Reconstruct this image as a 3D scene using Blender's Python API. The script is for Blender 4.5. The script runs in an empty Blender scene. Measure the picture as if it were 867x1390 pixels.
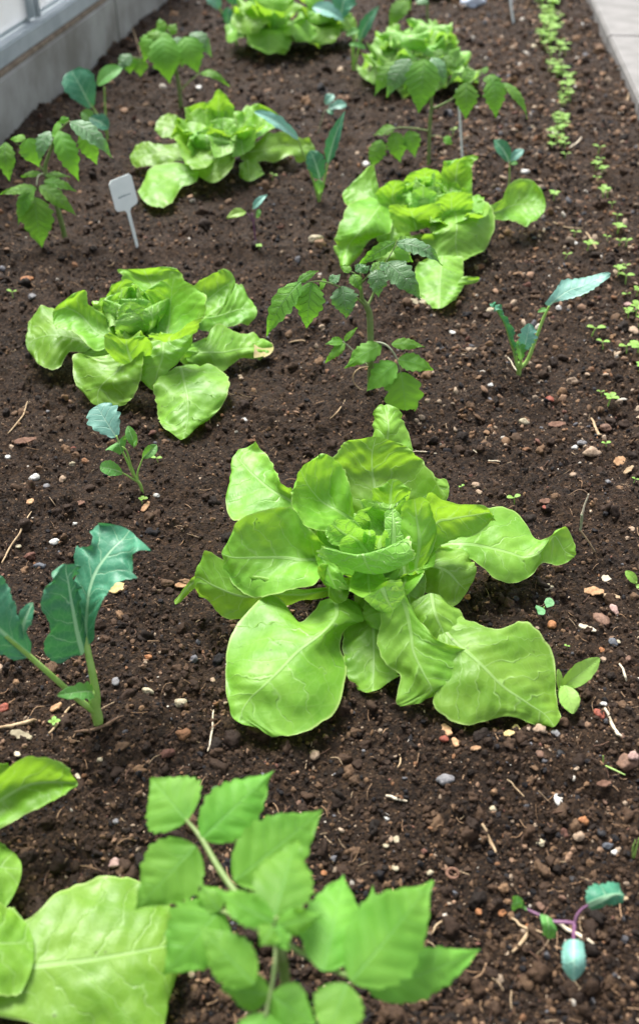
import bpy, math, random
import numpy as np
from mathutils import Vector, Matrix
random.seed(7); RS = np.random.RandomState(11)
R = math.radians
scene = bpy.context.scene
COL = scene.collection
# ------------------------------------------------------------------ camera
CAM_H = 0.60
FPX = 1350.0
PITCH = math.atan(1039.0 / FPX)
CP, SP = math.cos(PITCH), math.sin(PITCH)
cam = bpy.data.cameras.new('camera'); camo = bpy.data.objects.new('camera', cam); COL.objects.link(camo)
camo.location = (0, 0, CAM_H)
camo.rotation_euler = (math.pi / 2 - PITCH, 0, 0)
cam.sensor_width = 36; cam.lens = FPX / 1390 * 36
cam.clip_start = 0.01; cam.clip_end = 400
cam.dof.use_dof = True; cam.dof.focus_distance = 0.93; cam.dof.aperture_fstop = 6.0
scene.camera = camo

def ray(px, py):
    a = (px - 433.5) / FPX; v = (695 - py) / FPX
    return np.array([a, CP + v * SP, v * CP - SP])
def Pz(px, py, z):                      # the place of a picture point at height z
    r = ray(px, py); t = (z - CAM_H) / r[2]
    return np.array([0, 0, CAM_H]) + r * t
def Py(px, py, Y):                      # the place of a picture point at distance Y
    r = ray(px, py); t = Y / r[1]
    return np.array([0, 0, CAM_H]) + r * t
def depth(p): return p[1] * CP + (CAM_H - p[2]) * SP

# ------------------------------------------------------------------ noise
def _h(ix, iy, iz, s):
    n = (ix * 374761393 + iy * 668265263 + iz * 2147483647 + s * 144269) & 0xffffffff
    n = ((n ^ (n >> 13)) * 1274126177) & 0xffffffff
    n = (n ^ (n >> 16)) * 2246822519 & 0xffffffff
    return ((n ^ (n >> 15)) & 0xffff) / 32767.5 - 1.0
def noise3(p, s=0):
    p = np.asarray(p, float); i = np.floor(p).astype(np.int64); f = p - i; f = f * f * (3 - 2 * f)
    x, y, z = i[..., 0], i[..., 1], i[..., 2]; fx, fy, fz = f[..., 0], f[..., 1], f[..., 2]
    def L(a, b, t): return a + (b - a) * t
    return L(L(L(_h(x, y, z, s), _h(x+1, y, z, s), fx), L(_h(x, y+1, z, s), _h(x+1, y+1, z, s), fx), fy),
             L(L(_h(x, y, z+1, s), _h(x+1, y, z+1, s), fx), L(_h(x, y+1, z+1, s), _h(x+1, y+1, z+1, s), fx), fy), fz)
def noise2(x, y, s=0):
    ix = np.floor(x).astype(np.int64); iy = np.floor(y).astype(np.int64); fx = x - ix; fy = y - iy
    fx = fx*fx*(3-2*fx); fy = fy*fy*(3-2*fy)
    a = _h(ix, iy, 0, s); b = _h(ix+1, iy, 0, s); c = _h(ix, iy+1, 0, s); d = _h(ix+1, iy+1, 0, s)
    return a + (b-a)*fx + (c-a)*fy + (a-b-c+d)*fx*fy
def rot2(x, y, a): return x*math.cos(a)-y*math.sin(a), x*math.sin(a)+y*math.cos(a)
def soil_h(x, y):
    x = np.asarray(x, float); y = np.asarray(y, float)
    h = 0.008*noise2(x/.31+3, y/.27, 1) + 0.0085*noise2(x/.095, y/.08+9, 2)
    for wl, am, s, an in ((.036, .0050, 3, .4), (.017, .0038, 4, 1.1), (.0085, .0024, 5, 2.0), (.0042, .0013, 6, .8)):
        u, v = rot2(x, y, an)
        m = .55 + .45*noise2(x/.05+s*7, y/.05, 20+s)
        h = h + am*1.35*m*(2*np.abs(noise2(u/wl, v/wl, s))-.8)
    return h - 0.001
def sh(x, y): return float(soil_h(np.array([x]), np.array([y]))[0])
def G(px, py):                          # point on the soil surface
    p = Pz(px, py, 0.0)
    for _ in range(3): p = Pz(px, py, sh(p[0], p[1]))
    return p

# ------------------------------------------------------------------ mesh helpers
def np_mesh(name, V, F, mat, parent=None, uvs=None, cols=None, smooth=True, origin=None):
    V = np.asarray(V, np.float32); F = np.asarray(F, np.int32)
    if origin is not None: V = V - np.asarray(origin, np.float32)
    me = bpy.data.meshes.new(name); k = F.shape[1]
    me.vertices.add(len(V)); me.vertices.foreach_set('co', V.ravel())
    me.loops.add(F.size); me.loops.foreach_set('vertex_index', F.ravel())
    me.polygons.add(len(F)); me.polygons.foreach_set('loop_start', np.arange(0, F.size, k, dtype=np.int32))
    me.polygons.foreach_set('loop_total', np.full(len(F), k, np.int32))
    me.polygons.foreach_set('use_smooth', np.full(len(F), smooth))
    if uvs:
        for n, uv in uvs.items():
            l = me.uv_layers.new(name=n); l.data.foreach_set('uv', np.asarray(uv, np.float32)[F.ravel()].ravel())
    if cols is not None:
        a = me.color_attributes.new('Col', 'FLOAT_COLOR', 'POINT'); a.data.foreach_set('color', np.asarray(cols, np.float32).ravel())
    me.update(calc_edges=True); me.validate()
    me.materials.append(mat)
    o = bpy.data.objects.new(name, me); COL.objects.link(o)
    if parent is not None: o.parent = parent
    return o
def tag(o, label=None, cat=None, group=None, kind=None):
    if label: o['label'] = label
    if cat: o['category'] = cat
    if group: o['group'] = group
    if kind: o['kind'] = kind
    return o
def thing(name, loc, label, cat, group=None):
    o = bpy.data.objects.new(name, None); COL.objects.link(o); o.location = tuple(float(a) for a in loc); o.empty_display_size = .02
    return tag(o, label, cat, group)
def cr(P, t):                            # Catmull-Rom through P (n, ...) at t in 0..n-1
    P = np.asarray(P, float); n = len(P)
    if n == 2:
        tt = t.reshape(t.shape + (1,)*(P.ndim-1)); return P[0]*(1-tt) + P[1]*tt
    E = np.concatenate([2*P[:1]-P[1:2], P, 2*P[-1:]-P[-2:-1]]); i = np.clip(np.floor(t).astype(int), 0, n-2); f = (t-i).reshape(t.shape + (1,)*(P.ndim-1))
    a, b, c, d = E[i], E[i+1], E[i+2], E[i+3]
    return .5*((2*b)+(-a+c)*f+(2*a-5*b+4*c-d)*f*f+(-a+3*b-3*c+d)*f**3)
def grid_faces(nu, nv):
    i = np.arange(nu-1)[:, None]*nv + np.arange(nv-1)[None, :]
    return np.stack([i, i+1, i+1+nv, i+nv], -1).reshape(-1, 4)
def leaf_grid(name, rows, mat, parent, nu=36, nv=22, tipround=.10, ruf=.004, rufn=5, bl=.0016, blf=60, ser=0, sern=8, seed=None, origin=None, label=None, groove=.0, lobe=0, lobn=4, fld=0):
    seed = random.randint(0, 9999) if seed is None else seed
    rows = np.asarray(rows, float); nr, nc = rows.shape[:2]
    u = np.linspace(0, 1, nu); v = np.linspace(-1, 1, nv); av = np.abs(v)
    A = cr(rows.transpose(1, 0, 2), (v+1)/2*(nc-1))           # (nv, nr, 3)
    A = A.transpose(1, 0, 2)                                  # (nr, nv, 3)
    out = np.zeros((nu, nv, 3))
    for j in range(nv):
        ue = u - tipround*av[j]**3*u**4 + .03*av[j]**3*(1-u)**4
        out[:, j] = cr(A[:, j], ue*(nr-1))
    du = np.gradient(out, axis=0); dv = np.gradient(out, axis=1)
    N = np.cross(du, dv); N /= np.linalg.norm(N, axis=2, keepdims=True)+1e-9
    if N[..., 2].mean() < 0: N = -N
    S = dv/(np.linalg.norm(dv, axis=2, keepdims=True)+1e-9)
    uu, vv = np.meshgrid(u, v, indexing='ij'); avv = np.abs(vv)
    # distance measures in metres
    mid = nv//2
    ul = np.concatenate([[0], np.cumsum(np.linalg.norm(np.diff(out[:, mid], axis=0), axis=1))])
    U = np.repeat(ul[:, None], nv, 1)
    Vd = np.zeros((nu, nv)); seg = np.linalg.norm(np.diff(out, axis=1), axis=2)
    cs = np.concatenate([np.zeros((nu, 1)), np.cumsum(seg, axis=1)], 1); cm = .5*(cs[:, (nv-1)//2]+cs[:, nv//2])
    Vd = cs - cm[:, None]
    ph = seed*.37
    env = avv**2.5*(.25+.75*uu)
    sd = np.sign(vv)*3.1
    nz = noise3(np.stack([uu*rufn+ph, sd+ph, avv*1.2], -1), seed % 97)
    nz2 = noise3(np.stack([uu*rufn*2.6+ph, sd-ph, avv*2], -1), seed % 89)
    out = out + N*(ruf*env*(nz*1.3+.5*nz2))[..., None]
    if fld: out = out + N*(fld*noise3(out*22+seed*1.3, 15)*np.clip(avv*1.6, .1, 1)*np.clip(uu*3, 0, 1))[..., None]
    b = noise3(np.concatenate([out*blf+seed, ], -1), 5)+.5*noise3(out*blf*2.1+seed, 6)
    out = out + N*(bl*b*(avv < .999)*np.clip(np.abs(vv)*4, .2, 1))[..., None]
    if groove:   # sunken midrib and side veins, pillowed blade between them
        t = (U - .75*np.abs(Vd))*sern_freq(groove)
        pil = np.abs(np.sin(math.pi*t))
        out = out + N*(groove*(pil-.6)*np.clip(np.abs(Vd)*160, 0, 1)*(1-avv**6))[..., None]
    # small in-plane edge irregularity and teeth
    e = avv**8*(.4*noise3(np.stack([uu*13+ph, sd, 0*uu], -1), 3)+.4*noise3(np.stack([uu*31+ph, sd, 0*uu], -1), 4))*np.minimum(.0032, .07*np.abs(Vd[:, [0, -1]]).mean(1)[:, None])
    if lobe:
        e = e + avv**4*lobe*np.sin(uu*lobn*6.283+sd+ph*0)*(.6+.4*nz)*np.abs(Vd[:, [0, -1]]).mean(1)[:, None]
    if ser:
        x = (uu*sern+ph+.25*nz) % 1.0
        halfw = np.abs(Vd[:, [0, -1]]).mean(1)[:, None]
        e = e*.3 + avv**4*ser*(.55+.9*np.abs(noise3(np.stack([np.floor(uu*sern+ph+.25*nz)*1.7, sd, uu*0], -1), 12)))*(np.sin(np.pi*x**1.5)-.5)*halfw*np.clip(np.sin(math.pi*np.clip(uu*1.02, 0, 1))*2, 0, 1)
    out = out + S*(np.sign(vv)*e)[..., None]
    V = out.reshape(-1, 3)
    uvm = np.stack([U.ravel(), Vd.ravel()], -1); uvn = np.stack([uu.ravel(), vv.ravel()*.5+.5], -1)
    if origin is None and parent is not None:
        q = parent; origin = np.zeros(3)
        while q is not None: origin = origin + np.array(q.location); q = q.parent
    o = np_mesh(name, V, grid_faces(nu, nv), mat, parent, {'uvm': uvm, 'uvn': uvn}, origin=origin)
    if label: o['label'] = label
    return o
def sern_freq(g): return 85.0

def tube(name, pts, rad, mat, parent=None, ns=9, n=None, cap=True, origin=None, wob=0.0):
    pts = np.asarray(pts, float); rad = np.asarray(rad if hasattr(rad, '__len__') else [rad]*len(pts), float)
    n = n or max(6, len(pts)*6)
    t = np.linspace(0, len(pts)-1, n); C = cr(pts, t); r = np.interp(t, np.arange(len(rad)), rad)
    if wob: C = C + wob*np.stack([noise3(np.stack([t*2.3+k*9, t*0+k, t*0], -1), 31+k) for k in range(3)], -1)
    T = np.gradient(C, axis=0); T /= np.linalg.norm(T, axis=1, keepdims=True)+1e-12
    ref = np.array([0, 0, 1.]) if abs(T[:, 2]).mean() < .8 else np.array([1., 0, 0])
    A = np.cross(T, ref); A /= np.linalg.norm(A, axis=1, keepdims=True)+1e-12; B = np.cross(T, A)
    a = np.linspace(0, 2*math.pi, ns, endpoint=False)
    V = C[:, None] + r[:, None, None]*(np.cos(a)[None, :, None]*A[:, None]+np.sin(a)[None, :, None]*B[:, None])
    V = V.reshape(-1, 3); i = np.arange(n-1)[:, None]*ns; j = np.arange(ns)[None]
    F = np.stack([i+j, i+(j+1) % ns, i+ns+(j+1) % ns, i+ns+j], -1).reshape(-1, 4)
    # caps (degenerate quads kept tiny): fan points
    V = np.concatenate([V, C[:1], C[-1:]]); c0 = n*ns; c1 = c0+1; jj = np.arange(0, ns-1, 2)
    caps = [[c0, (k+2) % ns if k+2 < ns else 0, k+1, k] for k in range(0, ns-1, 2)] + [[c1, (n-1)*ns+k, (n-1)*ns+k+1, (n-1)*ns+((k+2) if k+2 < ns else 0)] for k in range(0, ns-1, 2)]
    F = np.concatenate([F, np.array(caps, int)])
    if origin is None and parent is not None:
        q = parent; origin = np.zeros(3)
        while q is not None: origin = origin + np.array(q.location); q = q.parent
    if name is None: return V, F
    return np_mesh(name, V, F, mat, parent, origin=origin)

PROF = {
 'tomato': [(0, .15), (.1, .6), (.25, .95), (.4, 1.0), (.6, .79), (.76, .46), (.9, .16), (1, .01)],
 'round': [(0, .22), (.15, .45), (.4, .82), (.65, 1.0), (.85, .86), (1, .45)],
 'oval': [(0, .12), (.12, .6), (.35, .95), (.6, 1.0), (.85, .68), (1, .12)],
 'kohl': [(0, .15), (.1, .5), (.25, .72), (.33, .66), (.5, 1.0), (.75, .88), (.9, .6), (1, .15)],
 'lance': [(0, .15), (.2, .8), (.45, 1.0), (.75, .6), (1, .03)],
}
def blade(name, base, tip, w, mat, parent, prof='tomato', arch=.12, fold=.15, face=(0, -.6, .8), roll=0, nu=30, nv=13, tipd=0.0, **kw):
    """a leaf blade from base to tip (world points), w = full width in metres"""
    base = np.asarray(base, float); tip = np.asarray(tip, float); T = tip-base; L = np.linalg.norm(T); T /= L
    f = np.asarray(face, float); N = f - T*np.dot(f, T); N /= np.linalg.norm(N); S = np.cross(T, N)
    if roll: c, s = math.cos(R(roll)), math.sin(R(roll)); N, S = N*c+S*s, S*c-N*s
    us = np.linspace(0, 1, 11); xs, ys = zip(*PROF[prof]); rows = []
    for u in us:
        wd = np.interp(u, xs, ys)*w/2
        c = base+T*L*u+N*(arch*L*4*u*(1-u)) - N*tipd*L*u*u
        rows.append([c+S*wd*k+N*(fold*wd*abs(k)) for k in (-1, -.5, 0, .5, 1)])
    d = dict(tipround=0.02, ruf=.08*w, rufn=4, bl=.02*w, blf=1.2/w)
    d.update(kw)
    return leaf_grid(name, rows, mat, parent, nu=nu, nv=nv, **d)
# ------------------------------------------------------------------ materials
def newmat(name):
    m = bpy.data.materials.new(name); m.use_nodes = True; nt = m.node_tree; nt.nodes.clear()
    return m, nt
class NT:
    def __init__(s, nt): s.nt = nt
    def n(s, t, **k):
        o = s.nt.nodes.new(t)
        for a, b in k.items(): setattr(o, a, b)
        return o
    def l(s, a, b): s.nt.links.new(a, b)
    def math(s, op, a, b=None, c=None, clamp=False):
        o = s.n('ShaderNodeMath', operation=op, use_clamp=clamp)
        for i, x in enumerate((a, b, c)):
            if x is None: continue
            if isinstance(x, (int, float)): o.inputs[i].default_value = x
            else: s.l(x, o.inputs[i])
        return o.outputs[0]
    def mix(s, f, a, b, bt='MIX'):
        o = s.n('ShaderNodeMix', data_type='RGBA', blend_type=bt)
        for i, x in ((0, f), (6, a), (7, b)):
            if isinstance(x, (int, float)): o.inputs[i].default_value = x
            elif isinstance(x, tuple): o.inputs[i].default_value = (*x[:3], 1)
            else: s.l(x, o.inputs[i])
        return o.outputs[2]
    def ramp(s, f, lo, hi, a=0.0, b=1.0):
        o = s.n('ShaderNodeMapRange', interpolation_type='SMOOTHSTEP'); s.l(f, o.inputs[0])
        for i, x in enumerate((lo, hi, a, b)): o.inputs[i+1].default_value = x
        return o.outputs[0]
    def noise(s, vec, scale, detail=3, rough=.55, out=0):
        o = s.n('ShaderNodeTexNoise'); o.inputs['Scale'].default_value = scale; o.inputs['Detail'].default_value = detail; o.inputs['Roughness'].default_value = rough
        if vec is not None: s.l(vec, o.inputs['Vector'])
        return o.outputs[out]

def leaf_mat(name, dark, light, vein, trans, rough=.5, freq=70, k=.75, midw=.0016, latw=.16, vs=.75, net=.3, tr=.38, spec=.35, bump=.6, dist=.004, spots=0.0, netscale=170, rim=None):
    m, nt = newmat(name); T = NT(nt)
    uv = T.n('ShaderNodeUVMap', uv_map='uvm').outputs[0]; un = T.n('ShaderNodeUVMap', uv_map='uvn').outputs[0]
    sx = T.n('ShaderNodeSeparateXYZ'); T.l(uv, sx.inputs[0]); sn = T.n('ShaderNodeSeparateXYZ'); T.l(un, sn.inputs[0])
    obj = T.n('ShaderNodeTexCoord').outputs['Object']; info = T.n('ShaderNodeObjectInfo').outputs['Random']
    U, V = sx.outputs[0], sx.outputs[1]; aV = T.math('ABSOLUTE', V); un_u = sn.outputs[0]
    side = T.math('MULTIPLY', T.math('SIGN', V), .37)
    dn = T.math('MULTIPLY', T.math('SUBTRACT', T.noise(obj, 55, 2), .5), dist*4)
    t = T.math('ADD', T.math('MULTIPLY', T.math('ADD', T.math('SUBTRACT', U, T.math('MULTIPLY', aV, k)), dn), freq), T.math('ADD', side, T.math('MULTIPLY', info, 3)))
    d = T.math('SUBTRACT', .5, T.math('ABSOLUTE', T.math('SUBTRACT', T.math('FRACT', t), .5)))
    av_n = T.math('ABSOLUTE', T.math('SUBTRACT', T.math('MULTIPLY', sn.outputs[1], 2), 1))
    lw = T.math('MULTIPLY', T.math('SUBTRACT', 1.15, av_n), latw)
    lat = T.math('SUBTRACT', 1, T.math('DIVIDE', d, lw), clamp=True)
    mw = T.math('MULTIPLY', T.math('SUBTRACT', 1.12, un_u), midw)
    midm = T.math('SUBTRACT', 1.0, T.math('DIVIDE', aV, mw), clamp=True); midm = T.ramp(midm, 0, .5)
    vo = T.n('ShaderNodeTexVoronoi', feature='DISTANCE_TO_EDGE', voronoi_dimensions='2D'); vo.inputs['Scale'].default_value = netscale
    T.l(uv, vo.inputs['Vector']); netm = T.ramp(vo.outputs['Distance'], .14, 0.0)
    vm = T.math('MAXIMUM', T.math('MAXIMUM', midm, T.math('MULTIPLY', lat, .7)), T.math('MULTIPLY', netm, net))
    n1 = T.noise(obj, 28, 3); base = T.mix(T.ramp(n1, .3, .72), dark, light)
    n2 = T.noise(obj, 260, 2); base = T.mix(T.math('MULTIPLY', T.ramp(n2, .35, .8), .3), base, light)
    hsv = T.n('ShaderNodeHueSaturation'); T.l(base, hsv.inputs['Color']); T.l(T.math('ADD', .488, T.math('MULTIPLY', info, .018)), hsv.inputs['Hue'])
    T.l(T.math('ADD', .80, T.math('MULTIPLY', info, .28)), hsv.inputs['Value'])
    col = T.mix(T.math('MULTIPLY', vm, vs), hsv.outputs[0], vein)
    if rim: col = T.mix(T.math('MULTIPLY', T.ramp(av_n, .955, .99), .75), col, rim)
    if spots:
        vs_ = T.n('ShaderNodeTexVoronoi', feature='F1'); vs_.inputs['Scale'].default_value = 75; T.l(obj, vs_.inputs['Vector'])
        sp = T.math('MULTIPLY', T.ramp(vs_.outputs['Distance'], .11, .07), T.ramp(T.noise(obj, 15, 1), .5, .58))
        col = T.mix(T.math('MULTIPLY', sp, spots), col, (.05, .04, .015))
    geo = T.n('ShaderNodeNewGeometry').outputs['Backfacing']
    b = T.n('ShaderNodeBsdfPrincipled'); T.l(col, b.inputs['Base Color']); b.inputs['Specular IOR Level'].default_value = spec
    T.l(T.ramp(T.noise(obj, 90, 2), .2, .8, rough-.07, rough+.1), b.inputs['Roughness'])
    h = T.math('SUBTRACT', T.math('MULTIPLY', T.noise(obj, 130, 3), .5), T.math('MULTIPLY', vm, .8))
    bp = T.n('ShaderNodeBump'); bp.inputs['Strength'].default_value = bump; bp.inputs['Distance'].default_value = .0012; T.l(h, bp.inputs['Height']); T.l(bp.outputs[0], b.inputs['Normal'])
    tb = T.n('ShaderNodeBsdfTranslucent'); T.l(T.mix(T.math('MULTIPLY', vm, .5), trans, vein), tb.inputs['Color']); T.l(bp.outputs[0], tb.inputs['Normal'])
    mx = T.n('ShaderNodeMixShader'); mx.inputs[0].default_value = tr; T.l(b.outputs[0], mx.inputs[1]); T.l(tb.outputs[0], mx.inputs[2])
    o = T.n('ShaderNodeOutputMaterial'); T.l(mx.outputs[0], o.inputs[0])
    return m
def plain_mat(name, c1, c2, scale=60, rough=.7, bump=.3, bd=.001, spec=.3, detail=4, tr=0):
    m, nt = newmat(name); T = NT(nt); obj = T.n('ShaderNodeTexCoord').outputs['Object']
    n1 = T.noise(obj, scale, detail, .6); col = T.mix(T.ramp(n1, .3, .7), c1, c2)
    b = T.n('ShaderNodeBsdfPrincipled'); T.l(col, b.inputs['Base Color']); b.inputs['Roughness'].default_value = rough; b.inputs['Specular IOR Level'].default_value = spec
    bp = T.n('ShaderNodeBump'); bp.inputs['Strength'].default_value = bump; bp.inputs['Distance'].default_value = bd
    T.l(T.noise(obj, scale*3, 4, .65), bp.inputs['Height']); T.l(bp.outputs[0], b.inputs['Normal'])
    o = T.n('ShaderNodeOutputMaterial')
    if tr:
        tb = T.n('ShaderNodeBsdfTranslucent'); T.l(col, tb.inputs[0]); mx = T.n('ShaderNodeMixShader'); mx.inputs[0].default_value = tr
        T.l(b.outputs[0], mx.inputs[1]); T.l(tb.outputs[0], mx.inputs[2]); T.l(mx.outputs[0], o.inputs[0])
    else: T.l(b.outputs[0], o.inputs[0])
    return m
M = {}
LV = (.46, .62, .22)
M['lettuce'] = leaf_mat('lettuce_leaf', (.140, .365, .026), (.245, .505, .058), (.48, .70, .28), (.38, .67, .04), rough=.46, freq=52, k=.8, midw=.0022, latw=.085, vs=.38, net=.12, tr=.38, spec=.42, bump=.45, dist=.006, spots=.5, netscale=120, rim=(.44, .62, .18))
M['heart'] = leaf_mat('lettuce_heart_leaf', (.18, .44, .05), (.29, .57, .11), (.52, .73, .32), (.36, .68, .06), rough=.42, freq=85, k=.8, midw=.003, latw=.14, vs=.5, net=.3, tr=.36, spec=.42, bump=1.0, dist=.006, netscale=150, rim=(.5, .66, .25))
M['tomato'] = leaf_mat('tomato_leaf', (.085, .26, .03), (.18, .40, .055), (.20, .40, .12), (.22, .55, .03), rough=.55, freq=120, k=.6, midw=.0009, latw=.11, vs=.6, net=.15, tr=.36, spec=.3, bump=1.6, dist=.002, netscale=420)
M['tomato_near'] = leaf_mat('young_tomato_leaf', (.10, .29, .03), (.18, .41, .055), (.19, .42, .11), (.24, .58, .03), rough=.55, freq=95, k=.6, midw=.0008, latw=.07, vs=.35, net=.08, tr=.38, spec=.3, bump=.35, dist=.002, netscale=420)
M['tomato_blue'] = leaf_mat('bluish_tomato_leaf', (.07, .2, .06), (.15, .31, .14), (.25, .4, .2), (.2, .5, .03), rough=.42, freq=110, k=.6, midw=.0009, latw=.11, vs=.5, net=.15, tr=.3, spec=.55, bump=1.6, dist=.002, netscale=420)
M['kohl'] = leaf_mat('kohlrabi_leaf', (.036, .18, .10), (.075, .27, .155), (.34, .56, .34), (.08, .34, .06), rough=.45, freq=62, k=.9, midw=.0026, latw=.07, vs=.85, net=.12, tr=.18, spec=.3, bump=.5, dist=.004, netscale=200)
M['kohl_green'] = leaf_mat('kohlrabi_young_leaf', (.09, .30, .06), (.15, .40, .10), (.36, .58, .25), (.25, .6, .05), rough=.5, freq=120, k=.8, midw=.0010, latw=.1, vs=.7, net=.15, tr=.35, spec=.3, bump=.6, dist=.002, netscale=300)
M['kohl_pale'] = leaf_mat('kohlrabi_waxy_leaf', (.14, .36, .28), (.23, .47, .39), (.45, .68, .50), (.1, .35, .15), rough=.5, freq=120, k=.8, midw=.0011, latw=.1, vs=.6, net=.12, tr=.2, spec=.5, bump=.6, dist=.002, netscale=300)
M['seedling'] = leaf_mat('seedling_leaf', (.22, .46, .06), (.36, .60, .14), (.40, .6, .2), (.35, .6, .05), rough=.5, freq=200, midw=.0005, latw=.05, vs=.3, net=0, tr=.35)
M['seedling_dark'] = leaf_mat('round_seedling_leaf', (.08, .32, .10), (.14, .42, .16), (.2, .45, .2), (.2, .5, .08), rough=.5, freq=200, midw=.0005, latw=.05, vs=.3, net=0, tr=.3)
M['stem_tomato'] = plain_mat('tomato_stem', (.16, .26, .06), (.24, .30, .12), 90, .5, .3, .0005, .4, tr=.12)
M['stem_pale'] = plain_mat('pale_leaf_stalk', (.30, .52, .10), (.42, .62, .18), 70, .42, .2, .0005, .45, tr=.2)
M['stem_purple'] = plain_mat('purple_stem', (.15, .05, .13), (.24, .12, .20), 120, .45, .2, .0005, .4, tr=.1)
M['stem_grey'] = plain_mat('greyish_leaf_stalk', (.25, .28, .15), (.33, .36, .24), 90, .5, .2, .0004, .4, tr=.1)
M['straw'] = plain_mat('dry_straw', (.30, .20, .11), (.48, .36, .22), 160, .75, .5, .0004)
M['straw_pale'] = plain_mat('pale_dry_straw', (.50, .42, .30), (.66, .58, .44), 160, .75, .5, .0004)
M['twig'] = plain_mat('twig_bark', (.09, .05, .03), (.2, .13, .08), 220, .85, .8, .0006)
M['withered'] = plain_mat('withered_leaf_tip', (.30, .30, .10), (.40, .30, .17), 90, .75, .6, .0006)
M['wood'] = plain_mat('wood_chip', (.30, .16, .08), (.48, .30, .16), 300, .8, .8, .0005)
M['wood_yellow'] = plain_mat('yellowish_wood_chip', (.5, .36, .14), (.68, .53, .26), 300, .8, .8, .0005)
M['wood_dark'] = plain_mat('dark_wood_chip', (.10, .05, .03), (.22, .12, .08), 300, .8, .8, .0005)
M['dry_leaf'] = plain_mat('dry_leaf_scrap', (.20, .17, .11), (.38, .33, .22), 200, .8, .8, .0005)
for nm, a, b_, rg in (('white', (.62, .60, .55), (.78, .76, .70), .5), ('tan', (.34, .23, .15), (.48, .35, .24), .6), ('grey', (.17, .17, .18), (.28, .27, .27), .6), ('bluegrey', (.075, .08, .095), (.14, .15, .17), .5),
                      ('brown', (.15, .08, .05), (.26, .15, .10), .6), ('red', (.22, .05, .03), (.36, .10, .06), .55), ('orange', (.34, .13, .05), (.48, .22, .09), .6), ('black', (.012, .012, .014), (.035, .033, .035), .5), ('cream', (.45, .38, .24), (.6, .52, .36), .6), ('pink', (.36, .22, .19), (.5, .34, .29), .6)):
    M['peb_'+nm] = plain_mat(nm+'_pebble', tuple(q*.62 for q in a), tuple(q*.85 for q in b_), 260, rg+.1, .7, .0008, .35)
M['plastic'] = plain_mat('white_plastic', (.80, .85, .84), (.86, .9, .89), 40, .38, .05, .0003, .5, tr=.15)
M['ink'] = plain_mat('faded_ink', (.18, .26, .28), (.3, .38, .4), 300, .6, .1)
M['concrete'] = plain_mat('wall_concrete', (.22, .21, .185), (.40, .40, .38), 6, .85, .5, .003, .25, 6)
M['paving'] = plain_mat('paving_concrete', (.17, .165, .155), (.23, .22, .21), 16, .85, .5, .002, .25, 6)
M['alu'] = plain_mat('weathered_aluminium', (.33, .38, .40), (.46, .51, .53), 14, .45, .2, .001, .5, 5)
M['gasket'] = plain_mat('dirty_timber_strip', (.16, .12, .085), (.3, .24, .18), 60, .85, .5, .002)
def glass_mat():
    m, nt = newmat('hazy_glass'); T = NT(nt); obj = T.n('ShaderNodeTexCoord').outputs['Object']
    n = T.noise(obj, 5, 5, .6)
    g = T.n('ShaderNodeBsdfPrincipled'); g.inputs['Base Color'].default_value = (.85, .9, .92, 1); g.inputs['Transmission Weight'].default_value = 1; g.inputs['Roughness'].default_value = .25; g.inputs['IOR'].default_value = 1.1
    d = T.n('ShaderNodeBsdfPrincipled'); T.l(T.mix(T.ramp(n, .35, .75), (.72, .72, .74), (.62, .58, .56)), d.inputs['Base Color']); d.inputs['Roughness'].default_value = .6
    tb = T.n('ShaderNodeBsdfTranslucent'); tb.inputs[0].default_value = (.85, .86, .88, 1)
    m1 = T.n('ShaderNodeMixShader'); m1.inputs[0].default_value = .5; T.l(d.outputs[0], m1.inputs[1]); T.l(tb.outputs[0], m1.inputs[2])
    mx = T.n('ShaderNodeMixShader'); mx.inputs[0].default_value = .8; T.l(g.outputs[0], mx.inputs[1]); T.l(m1.outputs[0], mx.inputs[2])
    o = T.n('ShaderNodeOutputMaterial'); T.l(mx.outputs[0], o.inputs[0]); return m
M['glass'] = glass_mat()
def soil_mat():
    m, nt = newmat('garden_soil'); T = NT(nt); obj = T.n('ShaderNodeTexCoord').outputs['Object']
    a = T.mix(T.ramp(T.noise(obj, 7, 4, .6), .35, .7), (.017, .010, .006), (.036, .021, .012))  # sheet darker than the crumbs: shade of the gaps put into the colour
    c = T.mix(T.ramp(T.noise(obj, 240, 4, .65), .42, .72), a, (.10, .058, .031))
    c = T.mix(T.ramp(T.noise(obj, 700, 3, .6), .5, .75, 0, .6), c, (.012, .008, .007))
    vo = T.n('ShaderNodeTexVoronoi', feature='F1'); vo.inputs['Scale'].default_value = 420; T.l(obj, vo.inputs['Vector'])
    sp = T.n('ShaderNodeSeparateColor'); T.l(vo.outputs['Color'], sp.inputs[0])
    pick = T.math('MULTIPLY', T.math('GREATER_THAN', sp.outputs[0], .90), T.ramp(vo.outputs['Distance'], .38, .25))
    spk = T.mix(sp.outputs[1], (.10, .05, .03), (.34, .25, .17))
    c = T.mix(pick, c, spk)
    b = T.n('ShaderNodeBsdfPrincipled'); T.l(c, b.inputs['Base Color']); b.inputs['Specular IOR Level'].default_value = .22
    T.l(T.ramp(T.noise(obj, 30, 3), .3, .7, .62, .9), b.inputs['Roughness'])
    h = T.math('ADD', T.noise(obj, 420, 8, .75), T.math('MULTIPLY', T.math('SUBTRACT', 1, vo.outputs['Distance']), .35))
    bp = T.n('ShaderNodeBump'); bp.inputs['Strength'].default_value = 1; bp.inputs['Distance'].default_value = .007; T.l(h, bp.inputs['Height']); T.l(bp.outputs[0], b.inputs['Normal'])
    o = T.n('ShaderNodeOutputMaterial'); T.l(b.outputs[0], o.inputs[0]); return m
M['soil'] = soil_mat()
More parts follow.
